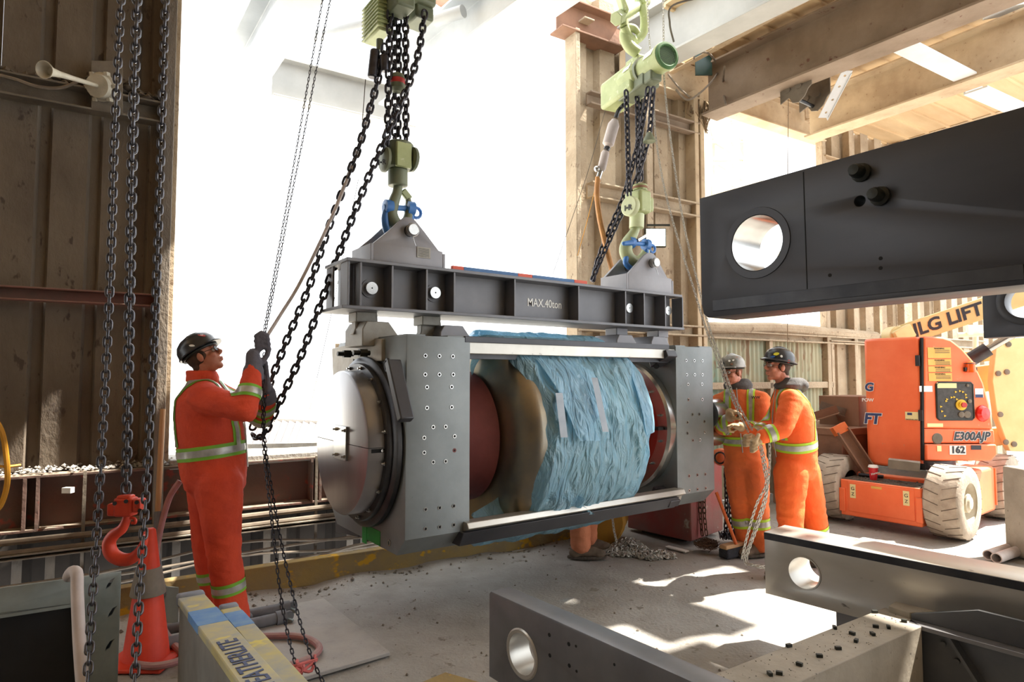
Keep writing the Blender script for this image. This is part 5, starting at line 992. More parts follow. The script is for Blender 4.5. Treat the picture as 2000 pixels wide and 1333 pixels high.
# piles and floor clutter
def pile(name, cx, cy, rx, ry, h, n_, r, m, label, seed):
    rng = random.Random(seed); mb = MB(); base = link_shape(.032, r, r*2.3, 4); pts = []
    for i in range(n_):
        a = rng.uniform(0, 6.28); q = rng.random()**.55; x, y = rx*q*math.cos(a), ry*q*math.sin(a); z = .005+h*(1-q*q)*rng.random()*max(.25, .6+noise.noise(V((x*4, y*4, seed))))
        rot = Quaternion((rng.gauss(0, 1), rng.gauss(0, 1), rng.gauss(0, 1), rng.gauss(0, 1))).normalized().to_matrix().to_4x4()
        mw = Matrix.Translation(V((cx, cy, z))+RT*x+FH*y) @ rot; mb.add([mw @ v for v in base.v], base.f)
    return tag(obj(name, mb, m, None, 60), label, 'chain pile', None, 'stuff')
q = PZ(1222, 1078, 0); pile('chain_pile', q.x, q.y, .20, .14, .12, 420, .0056, 'chain_silver', 'heap of silver hand chain on the floor before the red bin', 3)
q = PZ(1282, 1088, 0); tag(pile('chain_pile', q.x, q.y, .16, .08, .05, 200, .0056, 'chain_silver', 'flat tail of silver chain right of the larger heap', 5), 'flat tail of silver chain right of the larger heap', 'chain pile', None, 'stuff')
chain('hand_chain', dpath([(1196, 1010, 5.3), (1199, 1035, 5.3), (1205, 1062, 5.35)]), .026, .004, 'chain_silver', 'short silver chain strand dropping into the heap under the roller', single=False, n=4, parent=None); 
wp = MB(); cw = PZ(1380, 1078, 0)
for i in range(120):
    a = random.uniform(0, 6.28); r1 = random.uniform(.03, .12); tl = random.uniform(-.5, .5); wp.tube([cw+RT*(r1*math.cos(a+t))+FH*(r1*.8*math.sin(a+t))+ZX*(.04+.05*random.random()+tl*.06*math.sin(t+a)) for t in (0, .5, 1., 1.5, 2.)], .0028, 4)
tag(obj('wire_tangle', wp, 'wire_brown', None, 60), 'brown tangle of wire on the floor beside the broom', 'wire', None, 'stuff')
wp2 = MB(); cw = PZ(1432, 1060, 0)
for i in range(70):
    a = random.uniform(0, 6.28); r1 = random.uniform(.03, .13); wp2.tube([cw+RT*(r1*math.cos(a+t))+FH*(r1*.7*math.sin(a+t))+ZX*(.03+.07*random.random()) for t in (0, .5, 1., 1.5)], .005, 4)
tag(obj('wire_tangle', wp2, 'chain_dark', None, 60), 'black heap of chain and wire behind the broom', 'wire', None, 'stuff')
bm_ = thing('push_broom', PZ(1445, 1085, 0), 'push broom with black bristles and an orange handle lying by the red bin', 'broom')
a, b = PZ(1412, 1078, .06), PZ(1476, 1062, .06); obj('head', MB().bar(a+ZX*.035, b+ZX*.035, .075, .035), 'wood', bm_, bev=.008); obj('bristles', MB().bar(a-ZX*.02, b-ZX*.02, .10, .08), 'bristle', bm_, bev=.015); obj('handle', MB().cyl(PZ(1438, 1064, .11), PD(1399, 962, 5.55), .014, n=10), 'handle_orange', bm_)
dr = thing('yellow_drum', PZ(1192, 1058, 0), 'yellow drum lying behind the chain heap, under the roller', 'drum'); c = PD(1182, 1012, 6.0); c.z = .22
obj('body', MB().lathe([(.0, -.2), (.19, -.2), (.2, -.18), (.2, .18), (.19, .2), (0, .2)], c, RT*.3+FH, 28), 'drum_yellow', dr, 40); obj('rim', MB().tube([c-(RT*.3+FH).normalized()*.2+(RT*math.cos(t)+ZX*math.sin(t))*.2 for t in [q*.35 for q in range(18)]], .018, 8, True), 'drum_yellow', dr)
for q, w_, h_, lbl, m_ in (((1322, 1073), .11, .03, 'white strip of paper on the floor by the red bin', 'white'), ((1760, 1072), .38, .14, 'thin pale board on the floor in front of the boom lift', 'plate_floor')):
    c = PZ(*q, .006); tag(obj('floor_board' if m_ != 'white' else 'paper_strip', MB().obox(c, Lx*w_, Bx*h_, ZX*.005), m_), lbl, 'board' if m_ != 'white' else 'paper')
for k_, (p, q) in enumerate((((1930, 1085), (2010, 1058)), ((1946, 1091), (2025, 1064)))):
    a, b = PZ(*p, .045), PZ(*q, .045); t_ = thing('steel_pipe', a-ZX*.045, 'pale pipe on the floor at the right edge, %s of two' % ('rear', 'front')[k_], 'pipe', 'two pipes at the right edge'); d_ = (b-a).normalized()
    obj('tube', MB().lathe([(.034, .0), (.042, .0), (.042, .9), (.034, .9), (.034, 0)], a, d_, 20, False), 'pipe_pale', t_, 40)
c = PZ(2000, 1100, 0); tag(obj('concrete_block', MB().obox(c+RT*.30+FH*.1+ZX*.38, RT*.22, FH*.2, ZX*.38), 'cross_beam', None, 35, .015), 'pale concrete block cut by the right edge', 'block')
st_m = MB()
for i in range(90):
    p = PZ(random.uniform(640, 1480), random.uniform(1095, 1330), 0); st_m.rock(V((p.x, p.y, floor_h(p.x, p.y)+.004)), random.uniform(.004, .014))
for i in range(160):
    s_ = random.uniform(.2, 4); w_ = .6+abs(random.gauss(0, .12)); p = WP(s_, 0, w_); st_m.rock(V((p.x, p.y, floor_h(p.x, p.y)+.004)), random.uniform(.005, .02))
tag(obj('floor_stones', st_m, 'dirt', None, 60), 'loose stones and grit scattered over the concrete floor', 'stones', None, 'stuff')
for q, r in (((895, 1312), .022), ((1270, 1000), .02)): pass
# ================================================================ lower left corner
pn_a, pn_b = PZ(-60, 1157, .75), PZ(237, 1117, .75); ex = (pn_b-pn_a); W_ = ex.length; ex.normalize(); pnl = thing('steel_cabinet', (pn_a+pn_b)/2-ZX*.75, 'grey steel cabinet panel with a black inside and slotted edge at lower left', 'panel')
ey = ZX; slot = lambda x, y: [(x-.012, y-.02), (x+.002, y-.012), (x+.012, y+.012), (x+.018, y+.02), (x+.004, y+.014), (x-.008, y-.006)]
plate('frame', [(0, -.75), (W_, -.75), (W_, 0), (0, 0)], [[(.0+.02, -.745), (W_-.125, -.745), (W_-.125, -.10), (.02, -.09)], slot(W_-.03, -.155), slot(W_-.035, -.285), slot(W_-.04, -.02-.02)], .012, pn_a, ex, ey, 'panel_grey', pnl, .002)
nn = ex.cross(ZX); nn = nn if nn.dot(FH) > 0 else -nn
obj('dark_panel', MB().obox(pn_a+ex*(W_/2)-ZX*.4+nn*.05, ex*W_*.49, nn*.01, ZX*.35), 'panel_dark', pnl); obj('inner_lip', MB().obox(pn_a+ex*(W_-.13)-ZX*.42+nn*.02, ex*.006, nn*.03, ZX*.32).obox(pn_a+ex*(W_/2-.06)-ZX*.105+nn*.02, ex*(W_/2-.07), nn*.03, ZX*.006), 'panel_grey', pnl)
tag(obj('bent_pipe', MB().tube(spline([PD(134, 1127, 2.45), PD(141, 1117, 2.4), PD(150, 1122, 2.36), PD(151, 1160, 2.33), PD(155, 1250, 2.25), PD(162, 1345, 2.15)], 6), .021, 12), 'pipe_pale'), 'pale bent pipe hooked over the grey steel panel', 'pipe')
cn0 = PZ(285, 1290, 0); cn = thing('traffic_cone', cn0, 'worn orange traffic cone with a grey collar behind the steel panel', 'cone')
obj('cone', MB().lathe([(.125, .0), (.115, .03), (.03, .70), (.02, .71), (0, .71)], cn0, ZX, 28), 'cone', cn, 40); obj('collar', MB().lathe([(.087, .40), (.089, .405), (.063, .54), (.06, .545)], cn0-ZX*.045, ZX, 28), 'cone_grey', cn, 40); obj('foot', MB().obox(cn0+ZX*.012, RT*.17, FH*.17, ZX*.012), 'cone', cn, bev=.008)
sh = thing('shovel', PD(330, 1222, 4.0), 'shovel with a wooden handle leaning at the left edge of the doorway', 'shovel')
obj('handle', MB().cyl(PD(318, 800, 4.45), PD(308, 1000, 4.25), .018, n=10), 'wood', sh); obj('socket', MB().tube([PD(308, 1000, 4.25), PD(305, 1075, 4.17), PD(312, 1140, 4.1), PD(322, 1165, 4.08)], [.02, .022, .026, .03], 10), 'boot_grey', sh)
obj('blade', MB().prism([PD(308, 1145, 4.1), PD(348, 1148, 4.05), PD(347, 1222, 4.0), PD(318, 1218, 4.02), PD(308, 1190, 4.05)], FH*.008), 'panel_grey', sh, bev=.002)
hz_ = lambda L, z=.03: [PZ(a, b, z) for a, b in L]
tag(obj('red_hose', MB().tube(spline([PD(352, 940, 4.35), PD(330, 975, 4.3), PD(312, 1040, 4.2), PD(302, 1110, 4.05), PD(304, 1180, 3.85), PD(322, 1235, 3.65)]+hz_([(352, 1272), (385, 1292), (430, 1310)]), 8), .02, 10), 'hose_red'), 'dusty red hose dropping from the wall behind the left man', 'hose')
tag(obj('red_hose', MB().tube(spline(hz_([(262, 1298), (300, 1302), (340, 1295), (372, 1280), (405, 1262), (460, 1248), (530, 1243), (590, 1245), (622, 1262), (615, 1280), (580, 1296), (530, 1310), (480, 1330), (440, 1350)], .045), 8), .019, 10), 'hose_red'), 'dusty red hose looped on the floor plate beside the ladder', 'hose')
tag(obj('floor_plate', MB().prism([V((1.545, 4.388, .0)), V((1.552, 3.329, .0)), V((.75, 3.30, .0)), V((.80, 4.42, .0))], (0, 0, .022)), 'plate_floor', None, 35, .004), 'dusty steel plate on the floor under the hanging hand chain', 'plate')
tag(obj('floor_plate', MB().prism(hz_([(790, 1352), (870, 1318), (985, 1352)], .0), (0, 0, .012)), 'curb_yellow', None, 35, .003), 'corner of a faded plate at the bottom edge left of the slab', 'plate')
for k_, (p, q, r) in enumerate((((318, 1232), (556, 1187), .03), ((322, 1258), (548, 1207), .034))):
    a, b = PZ(*p, r+.02), PZ(*q, r+.02); t_ = thing('steel_prop', (a+b)/2-ZX*r, 'grey tubular prop lying behind the left man, %s of two' % ('rear', 'front')[k_], 'prop', 'two props on the floor'); obj('tube', MB().cyl(a, b, r, n=18), 'boot_grey', t_); d_ = (b-a).normalized(); obj('collar', MB().cyl(b-d_*.03, b+d_*.03, r*1.25, n=14), 'boot_grey', t_); obj('pin_handle', MB().bar(b+d_*.01, b+d_*.06-ZX*.02+frame_z(d_)[0]*.05, .02, .015), 'panel_grey', t_); obj('end_lug', MB().lathe([(.012, -.01), (.03, -.01), (.03, .01), (.012, .01)], b+d_*.05, frame_z(d_)[0], 14), 'boot_grey', t_)
rgm = MB()
for i in range(7): a = PD(580+random.uniform(-12, 12), 1305+random.uniform(-8, 18), 3.08); rgm.tube(spline([a, a+V((random.uniform(-.03, .06), random.uniform(-.03, .06), random.uniform(-.02, .05))), a+V((random.uniform(0, .14), random.uniform(-.06, .08), random.uniform(-.05, .05)))], 4), [.008]*9, 5)
tag(obj('pink_flagging', rgm, 'rag_pink', None, 60), 'strip of pink flagging tape tied to the hand chain near the floor', 'tape')
# ladder
ld = thing('step_ladder', PD(450, 1330, 2.1)-ZX*.3, 'yellow and grey fibreglass ladder rails with blue bands at the bottom left', 'ladder')
for k_, (a, b, w_) in enumerate(((PD(371, 1168, 2.62), PD(520, 1356, 1.62), .098), (PD(445, 1190, 2.85), PD(592, 1362, 1.95), .075))):
    d_ = (b-a).normalized(); S_, U_ = frame_z(d_); L_ = (b-a).length; S_ = S_ if S_.dot(RT) > 0 else -S_
    rl = obj('rail', MB().bar(a+d_*.03, b, w_, .028), 'ladder_yellow', ld, bev=.004)
    obj('end_cap', MB().bar(a-d_*.012, a+d_*.045, w_*1.05, .05), 'ladder_cap', rl, bev=.012)
    t0_, t1_ = ((.24, .42), (.1, .30))[k_]; obj('blue_band', MB().bar(a+d_*L_*t0_, a+d_*L_*t1_, w_*1.004, .0292), 'ladder_blue', rl)
    obj('rail_web', MB().prism([a+d_*.05-S_*w_*.45-U_*.01, b-S_*w_*.45-U_*.01, b-S_*w_*.45-ZX*.4, a+d_*.05-S_*w_*.45-ZX*.62], S_*.012).prism([a+d_*.05+S_*w_*.45-U_*.01, b+S_*w_*.45-U_*.01, b+S_*w_*.45-ZX*.05, a+d_*.05+S_*w_*.45-ZX*.05], -S_*.006), 'ladder_grey', rl)
    if k_ == 0: text('FEATHERLITE', .084, a+d_*L_*.80+U_*.0155, -d_, S_*-1, 'ink_blue', rl, .012, ext=.0006, sx=.95)
# left wall fittings
hn = thing('air_horn', PW(200, 168, .2), 'cream air horn with a round drum mounted on a plate on the left wall', 'horn')
c, e_ = PW(198, 170, .16), PW(86, 136, .62); hd_ = (e_-c).normalized(); Lh = (e_-c).length
obj('trumpet', MB().lathe([(.014, .05), (.016, Lh*.5), (.02, Lh*.75), (.03, Lh*.9), (.055, Lh), (.05, Lh), (.02, Lh*.9)], c, hd_, 20), 'horn_cream', hn, 40); obj('drum', MB().lathe([(.05, -.05), (.085, -.045), (.09, -.01), (.10, -.005), (.10, .005), (.085, .012), (.08, .05), (.0, .055)], c, hd_, 24), 'horn_cream', hn, 40)
for k_ in range(6): S_, U_ = frame_z(hd_); obj('clamp_screw', MB().obox(c+(S_*math.cos(k_*1.05)+U_*math.sin(k_*1.05))*.10, S_*.012, hd_*.02, U_*.012), 'horn_cream', hn)
obj('mount_plate', MB().box8([PW(*q, o_) for o_ in (.10, .12) for q in ((178, 215), (240, 225), (240, 120), (178, 118))]), 'dust_steel', hn, bev=.003)
tag(obj('wall_cable', MB().tube(spline([PW(-10, 145, .12), PW(30, 155, .13), (PW(75, 170, .13)), PW(118, 172, .13), PW(150, 160, .12)], 6), .012, 6), 'cable_pale'), 'pale cable looped along the left wall below the dust ledge', 'cable')
tag(obj('yellow_cable', MB().tube(spline([PW(-25, 800, .25), PW(2, 840, .25), PW(12, 890, .25), PW(14, 945, .25), PW(0, 990, .25), PW(-20, 1000, .25)], 6), .016, 8).tube(spline([PW(-30, 908, .24), PW(10, 912, .24), PW(40, 909, .2)], 5), .009, 6), 'cable_yellow'), 'yellow cable hanging at the left edge of the picture', 'cable')
obj_ = tag(obj('wall_lamp', MB().obox(PW(133, 958, .16), RT*.03, FH*.02, ZX*.018), 'white'), 'small white fitting on the red base beam', 'fitting')
# ================================================================ outdoors
lv_ = thing('louvre_bank', PD(560, 845, 7.2), 'row of pale slanting slats outside the doorway behind the left man', 'louvre')
for k_ in range(12):
    x0 = 490+k_*13.5; a = PD(x0+8, 818+k_*.8, 7.2); b = PD(x0-10, 868, 6.9); obj('slat', MB().prism([a, a+RT*.075+FH*.04, b+RT*.075+FH*.04, b], (RT*.01+FH*.03)), 'pipe_pale', lv_)
obj('top_bar', MB().bar(PD(480, 817, 7.22), PD(645, 826, 7.22), .03, .03), 'white', lv_)
obj('frame_base', MB().bar(PD(470, 872, 6.9), PD(660, 868, 6.9), .1, .05), 'concrete', lv_)
tw = thing('lattice_tower', PD(1420, 700, 22), 'pale lattice tower standing outside the window opening', 'tower'); tm_ = MB()
tl = [PD(x, y, d_) for x, y, d_ in ((1388, 720, 21), (1445, 720, 21), (1398, 720, 23), (1460, 720, 23))]
for p in tl: tm_.bar(p, V((p.x, p.y, 13)), .16, .16)
for i in range(16):
    z_ = 1.2+i*.75
    for a, b in ((0, 1), (1, 3), (3, 2), (2, 0)):
        p, q = V((tl[a].x, tl[a].y, z_)), V((tl[b].x, tl[b].y, z_)); tm_.bar(p, q, .08, .08); tm_.bar(p, q+ZX*.75, .06, .06)
    if i % 3 == 0: tm_.prism([V((p.x, p.y, z_)) for p in (tl[0], tl[1], tl[3], tl[2])], (0, 0, .06)); tm_.bar(V((tl[1].x, tl[1].y, z_)), V((tl[1].x, tl[1].y, z_))+RT*1.4, .12, .3)
obj('lattice', tm_, 'tower', tw, kind='stuff')
tag(obj('pillar', MB().obox(PD(672, 700, 6.6)+ZX*-.2, RT*.07, FH*.1, ZX*.35), 'siding_sand', None, 35, .01), 'short pale pillar stub outside the doorway behind the round cover', 'pillar')
# ================================================================ people
def remeshed(mb, vox, it=4, fac=.5):
    me = mb.mesh('tmp'); ob = bpy.data.objects.new('tmp', me); COL.objects.link(ob)
    r = ob.modifiers.new('r', 'REMESH'); r.mode = 'VOXEL'; r.voxel_size = vox
    s = ob.modifiers.new('s', 'SMOOTH'); s.factor = fac; s.iterations = it
    out = baked(ob); bpy.data.meshes.remove(me); return out
def taper(mb, pts, rad_, n=12): # limb: tapering tube with round joints
    for p, r in zip(pts, rad_): mb.ball(p, r, n, 8)
    for a, b, r0, r1 in zip(pts, pts[1:], rad_, rad_[1:]): mb.cyl(a, b, r0, r1, n)
def wrinkle(me, amp, seed, joints):
    no = [v.normal.copy() for v in me.vertices]
    for v, n in zip(me.vertices, no):
        p = v.co; k = .45
        for j, r in joints: k += 1.2*max(0, 1-(p-j).length/r)
        d = noise.noise(V((p.x*7+seed, p.y*7, p.z*9)))*.6-abs(noise.noise(V((p.x*9+p.z*6, p.y*9+seed, p.z*17))))*1.1+.3
        v.co = p+n*amp*k*d
    me.update()
def band(me, p, ax, half, rad_, off, name, m, parent, zmin=-9, zmax=99, yside=None):
    bm = bmesh.new(); bm.from_mesh(me); ax = ax.normalized()
    kill = [f for f in bm.faces if abs((f.calc_center_median()-p).dot(ax)) > half+.04 or (f.calc_center_median()-p).length > rad_ or not zmin < f.calc_center_median().z < zmax or (yside and (f.calc_center_median()-p).dot(yside) < 0)]
    bmesh.ops.delete(bm, geom=kill, context='FACES')
    for s in (1, -1):
        g = bm.verts[:]+bm.edges[:]+bm.faces[:]
        bmesh.ops.bisect_plane(bm, geom=g, dist=1e-5, plane_co=p+ax*half*s, plane_no=ax*s, clear_outer=True)
    bm.normal_update()
    for v in bm.verts: v.co += v.normal*off
    out = bpy.data.meshes.new(name); bm.to_mesh(out); bm.free()
    return link_mesh(name, out, m, parent, 60) if len(out.polygons) else None
def stripe(me, p, ax, half, rad_, parent, lime, **k):
    o = band(me, p, ax, half, rad_, .004, 'reflective_stripe', lime, parent, **k)
    if o: band(me, p, ax, half*.5, rad_, .0065, 'silver_tape', 'silver_tape', o, **k)
def glove(c, g, a, n, wr, m, parent, side=1, name='glove'): # fist closed on something along g; a: forearm to knuckles, n: palm to fingertips
    g, a = g.normalized(), a.normalized(); n = (n-g*n.dot(g)-a*n.dot(a)).normalized(); mb = MB()
    mb.ball(c, (.046, .046, .024), 14, 10, a, g, n); taper(mb, [c-a*.03, wr], [.034, .04])
    mb.lathe([(.040, 0), (.048, .02), (.052, .07), (.044, .075)], wr-(wr-c).normalized()*-.0, (wr-c), 14)
    for i in range(4):
        o = c+g*((i-1.5)*.0235); L = (.030, .034, .032, .026)[i]
        taper(mb, [o+a*.034, o+a*(.034+L*.8)+n*.016, o+a*(.034+L*.55)+n*.046, o+a*.018+n*.05], [.0135, .013, .012, .011], 9)
    t = c-g*.036*side-a*.018+n*.004; taper(mb, [t, t-g*.014*side+n*.028+a*.014, t+g*.004*side+n*.044+a*.036, t+g*.016*side+n*.046+a*.052], [.016, .015, .0135, .012], 9)
    me_ = remeshed(mb, .0048, 3); k_ = 1.2 if m == 'glove_grey' else 1.0; me_.transform(Matrix.Translation(c) @ Matrix.Scale(k_, 4) @ Matrix.Translation(-c)); return link_mesh(name, me_, m, parent, 60)
def boot(an, d, m, parent, floorz=.0):
    d = V((d.x, d.y, 0)).normalized(); b = V((an.x, an.y, floorz)); s = d.cross(ZX); mb = MB()
    mb.ball(b-d*.05+ZX*.045, (.055, .047, .045), 12, 8, d, s, ZX); mb.ball(b+d*.14+ZX*.04, (.075, .05, .042), 12, 8, d, s, ZX); mb.ball(b+d*.06+ZX*.055, (.11, .047, .05), 12, 8, d, s, ZX); taper(mb, [b+ZX*.07-d*.01, an+ZX*.10], [.05, .055])
    o = link_mesh('boot', remeshed(mb, .008, 4), m, parent, 60)
    sm = MB().loft([(b+d*.05+ZX*z, d*r, s*.05) for z, r in ((.0, .165), (.012, .168), (.022, .166))], 24); obj('sole', sm, 'dirt_dark', o, 40); return o
def person(label, loc, J, S, F, bulk, suit, lime, hat, head, gl, bootm, hairm, seed, stickers=(), fullbrim=False, hood=None, lens='glass', bits=None, toes=None, stubble=False):
    P = thing('person', loc, label, 'person'); S, F = S.normalized(), F.normalized(); mb = MB()
    pel, ch, nk = J['pel'], J['chest'], J['neck']; up = (ch-pel).normalized(); w, d = bulk
    mid = pel.lerp(ch, .5)
    mb.loft([(pel-up*.13, S*.10*w, F*.10*d), (pel-up*.06, S*.165*w, F*.135*d), (pel+up*.04, S*.175*w, F*.145*d), (mid, S*.18*w, F*.15*d), (ch, S*.20*w, F*.145*d), (ch.lerp(nk, .45), S*.195*w, F*.125*d), (ch.lerp(nk, .8), S*.13*w, F*.10), (nk+up*.01, S*.075, F*.08), (nk+up*.03, S*.07, F*.07)], 22)
    for s in 'LR':
        sh, el, wr, hp, kn, an = (J[q+s] for q in ('sh', 'el', 'wr', 'hip', 'kn', 'an'))
        taper(mb, [ch.lerp(nk, .55).lerp(sh, .5), sh, sh.lerp(el, .5), el, el.lerp(wr, .5), wr], [.10, .088, .08, .07, .066, .055])
        taper(mb, [hp, hp.lerp(kn, .5), kn, kn.lerp(an, .5), an+ZX*.02], [.125*w, .115, .095, .092, .088])
    me = remeshed(mb, .0125, 7); wrinkle(me, .011, seed, [(J[q+s], r) for s in 'LR' for q, r in (('el', .18), ('kn', .2), ('an', .22), ('sh', .15))]+[(pel, .25)])
    keep = me.copy(); cov = link_mesh('coverall', me, suit, P, 70)
    # hi-vis bands
    for s in 'LR':
        el, wr, kn, an, sh = (J[q+s] for q in ('el', 'wr', 'kn', 'an', 'sh'))
        stripe(keep, el.lerp(wr, .42 if not hood else .62), wr-el, .036, .10, cov, lime); stripe(keep, kn.lerp(an, .45), an-kn, .045 if hood else .036, .13, cov, lime)
    wa = pel.lerp(ch, .42); stripe(keep, wa, up, .04, .34*w, cov, lime)
    for sgn in (.095, -.095): stripe(keep, ch+S*sgn, S, .032, .34, cov, lime, zmin=wa.z+.035)
    # head
    c, f, u = head; f = f.normalized(); u = (u-f*u.dot(f)).normalized(); s = u.cross(f); hm = MB(); n0_ = set(bpy.data.objects.keys())
    hm.ball(c+u*.035-f*.012, (.076, .097, .092), 20, 14, s, f, u); hm.ball(c-u*.035+f*.022, (.063, .070, .080), 18, 12, s, f, u); hm.ball(c-u*.098+f*.060, (.030, .024, .022), 10, 8, s, f, u); hm.ball(c-u*.07+f*.02, (.057, .062, .045), 14, 10, s, f, u)
    taper(hm, [c+f*.094+u*.016, c+f*.112-u*.016], [.010, .014], 8); hm.ball(c+f*.102-u*.024, (.019, .014, .011), 8, 6, s, f, u)
    taper(hm, [c+f*.080+u*.032-s*.038, c+f*.092+u*.034, c+f*.080+u*.032+s*.038], [.012, .012, .012], 8)
    for q in (1, -1): hm.ball(c+s*.043*q+f*.062-u*.022, (.022, .026, .022), 10, 8, s, f, u); hm.ball(c+s*.077*q-f*.004-u*.006, (.011, .021, .033), 10, 8, s, f, u)
    taper(hm, [c+f*.086-u*.055-s*.022, c+f*.098-u*.055, c+f*.086-u*.055+s*.022], [.007, .009, .007], 8); taper(hm, [c+f*.084-u*.069-s*.018, c+f*.094-u*.070, c+f*.084-u*.069+s*.018], [.007, .009, .007], 8)
    taper(hm, [c-u*.05-f*.025, nk-up*.02], [.06, .066], 14)
    hd = link_mesh('head', remeshed(hm, .0046, 5), 'skin', P, 70)
    for q in (1, -1):
        e = c+s*.031*q+f*.083+u*.010; obj('eye', MB().ball(e, .0125, 10, 8), 'eye_white', hd); obj('iris', MB().ball(e+f*.0085, .006, 8, 6), 'hole', hd); obj('eyebrow', MB().capsule(c+s*.016*q+f*.099+u*.030, c+s*.046*q+f*.086+u*.033, .0045, .003, 6), hairm, hd)
    obj('mouth_line', MB().tube([c+f*.091-u*.062-s*.022, c+f*.1005-u*.0615, c+f*.091-u*.062+s*.022], .0022, 6), 'red_primer', hd)
    hr_ = MB(); hr_.ball(c+u*.02-f*.022, (.082, .088, .085), 18, 12, s, f, u); hr_.ball(c-u*.045-f*.055, (.062, .045, .05), 12, 8, s, f, u)
    for q in (1, -1): hr_.ball(c+s*.072*q+f*.018+u*.008, (.008, .012, .028), 8, 6, s, f, u)
    link_mesh('hair', remeshed(hr_, .006, 2), hairm, hd, 70)
    if stubble: obj('moustache', MB().capsule(c+f*.098-u*.046-s*.022, c+f*.106-u*.043, .006, .008, 8).capsule(c+f*.106-u*.043, c+f*.098-u*.046+s*.022, .008, .006, 8), hairm, hd)
    for q in (1, -1):
        e = c+s*.032*q+f*.104+u*.008; gm = MB(); R_ = [(math.cos(t)*.024, math.sin(t)*.017) for t in [k*.45 for k in range(14)]]
        gp = [e+s*x+u*y-f*(abs(x*q+.0)*.25 if x*q > 0 else 0) for x, y in R_]; gl_ = obj('safety_glasses', MB().tube(gp, .0016, 5, True).tube([e+s*.024*q-f*.004, c+s*.078*q+f*.05+u*.012, c+s*.080*q-f*.005+u*.016], .0022, 5), 'dark_bolt', hd); obj('lens', MB().add(gp, [tuple(range(len(gp)))]), lens, gl_, None)
    # hard hat
    hu = (u*.98-f*.05).normalized(); hf = (f-hu*f.dot(hu)).normalized(); hc = c+u*.052-f*.008; E_ = lambda h, a, b, fo=0: (hc+hu*h+hf*fo, s*a, hf*b)
    br = .018 if fullbrim else .0
    hh = obj('hard_hat', MB().loft([E_(-.004, .117+br, .137+br), E_(.0, .119+br, .139+br), E_(.006, .118+br*.6, .14+br*.6), E_(.016, .113, .134), E_(.05, .110, .130), E_(.085, .093, .111), E_(.108, .067, .080), E_(.120, .034, .042), E_(.124, .006, .01)], 30), hat, P, 40)
    obj('brim', MB().loft([(hc+hf*.085-hu*.006, s*.10, hf*.072), (hc+hf*.088-hu*.001, s*.101, hf*.074), (hc+hf*.08+hu*.006, s*.098, hf*.062)], 24), hat, hh, 40)
    obj('ridge', MB().tube([hc+hf*(.125*math.cos(t))+hu*(.004+.122*math.sin(t)) for t in [.35+k*.22 for k in range(12)]], .009, 8), hat, hh, 40); obj('suspension_band', MB().tube([hc+s*.098*math.cos(t)+hf*.118*math.sin(t)-hu*.012 for t in [k*.4 for k in range(16)]], .009, 6, True), 'dark_bolt', hh)
    for q, w_, h_, m_, tx in stickers:
        r = ray(*q); o_ = EYEP-hc; B_ = Matrix((s/.1165, hf/.137, hu/.1255)); oo_ = B_ @ o_; rr_ = B_ @ r; a_, b_, c_ = rr_.dot(rr_), oo_.dot(rr_), oo_.dot(oo_)-1; di = b_*b_-a_*c_
        if di < 0: continue
        p = EYEP+r*((-b_-math.sqrt(di))/a_); l = B_ @ (p-hc); nn_ = (B_.transposed() @ l).normalized(); ex_ = (RT-nn_*RT.dot(nn_)).normalized(); ey_ = nn_.cross(ex_)
        st2 = obj('sticker', MB().loft([(p-nn_*.003, ex_*w_, ey_*h_), (p+nn_*.0035, ex_*w_*.97, ey_*h_*.97)], 18), m_, hh, None)
        if tx: text(tx, h_*1.5, p+nn_*.0042, ex_, ey_, 'white' if m_ not in ('white', 'sticker_yellow') else 'ink', st2, .02, ext=.0004)
    for o_ in bpy.data.objects:      # heads a little smaller than the pattern they are modelled from
        if o_.name not in n0_ and o_.type == 'MESH':
            k_ = WM[P.name].inverted() @ c; o_.data.transform(Matrix.Translation(k_) @ Matrix.Scale(.9, 4) @ Matrix.Translation(-k_))
    if hood:
        hb = MB(); bk_ = nk-F*.05+ZX*.035
        hb.loft([(nk+ZX*-.02-F*.01, S*.115, F*.10), (nk+ZX*.02-F*.02, S*.125, F*.115), (nk+ZX*.055-F*.035, S*.105, F*.10), (nk+ZX*.075-F*.03, S*.085, F*.085)], 20).ball(bk_-F*.06-ZX*.02, (.105, .06, .06), 14, 10, S, F, ZX)
        hm_ = remeshed(hb, .008, 3); wrinkle(hm_, .012, seed+3, []); link_mesh('hood', hm_, hood, P, 70)
    else:
        cb = MB().loft([(nk-ZX*.015, S*.10, F*.095), (nk+ZX*.02+F*.0, S*.098, F*.092), (nk+ZX*.055-F*.012, S*.088, F*.085)], 20); cm_ = remeshed(cb, .008, 2); wrinkle(cm_, .008, seed+3, []); link_mesh('collar', cm_, suit, P, 70)
    for s_ in 'LR':
        G = gl.get(s_)
        if G: glove(*G, P, 1 if s_ == 'R' else -1)
        boot(J['an'+s_], toes[s_] if toes else F, bootm, P)
    # front zip and pockets
    zp = [p_ for p_ in (nk+F*.085, ch+F*.146*d+F*.004, mid+F*.15*d+F*.006, pel+up*.05+F*.146*d+F*.006)]; obj('zip', MB().tube(spline(zp, 5), .005, 6), 'silver_tape', cov)
    bpy.data.meshes.remove(keep)
    return P, cov
def JJ(dct): return {k: PD(*v) for k, v in dct.items()}
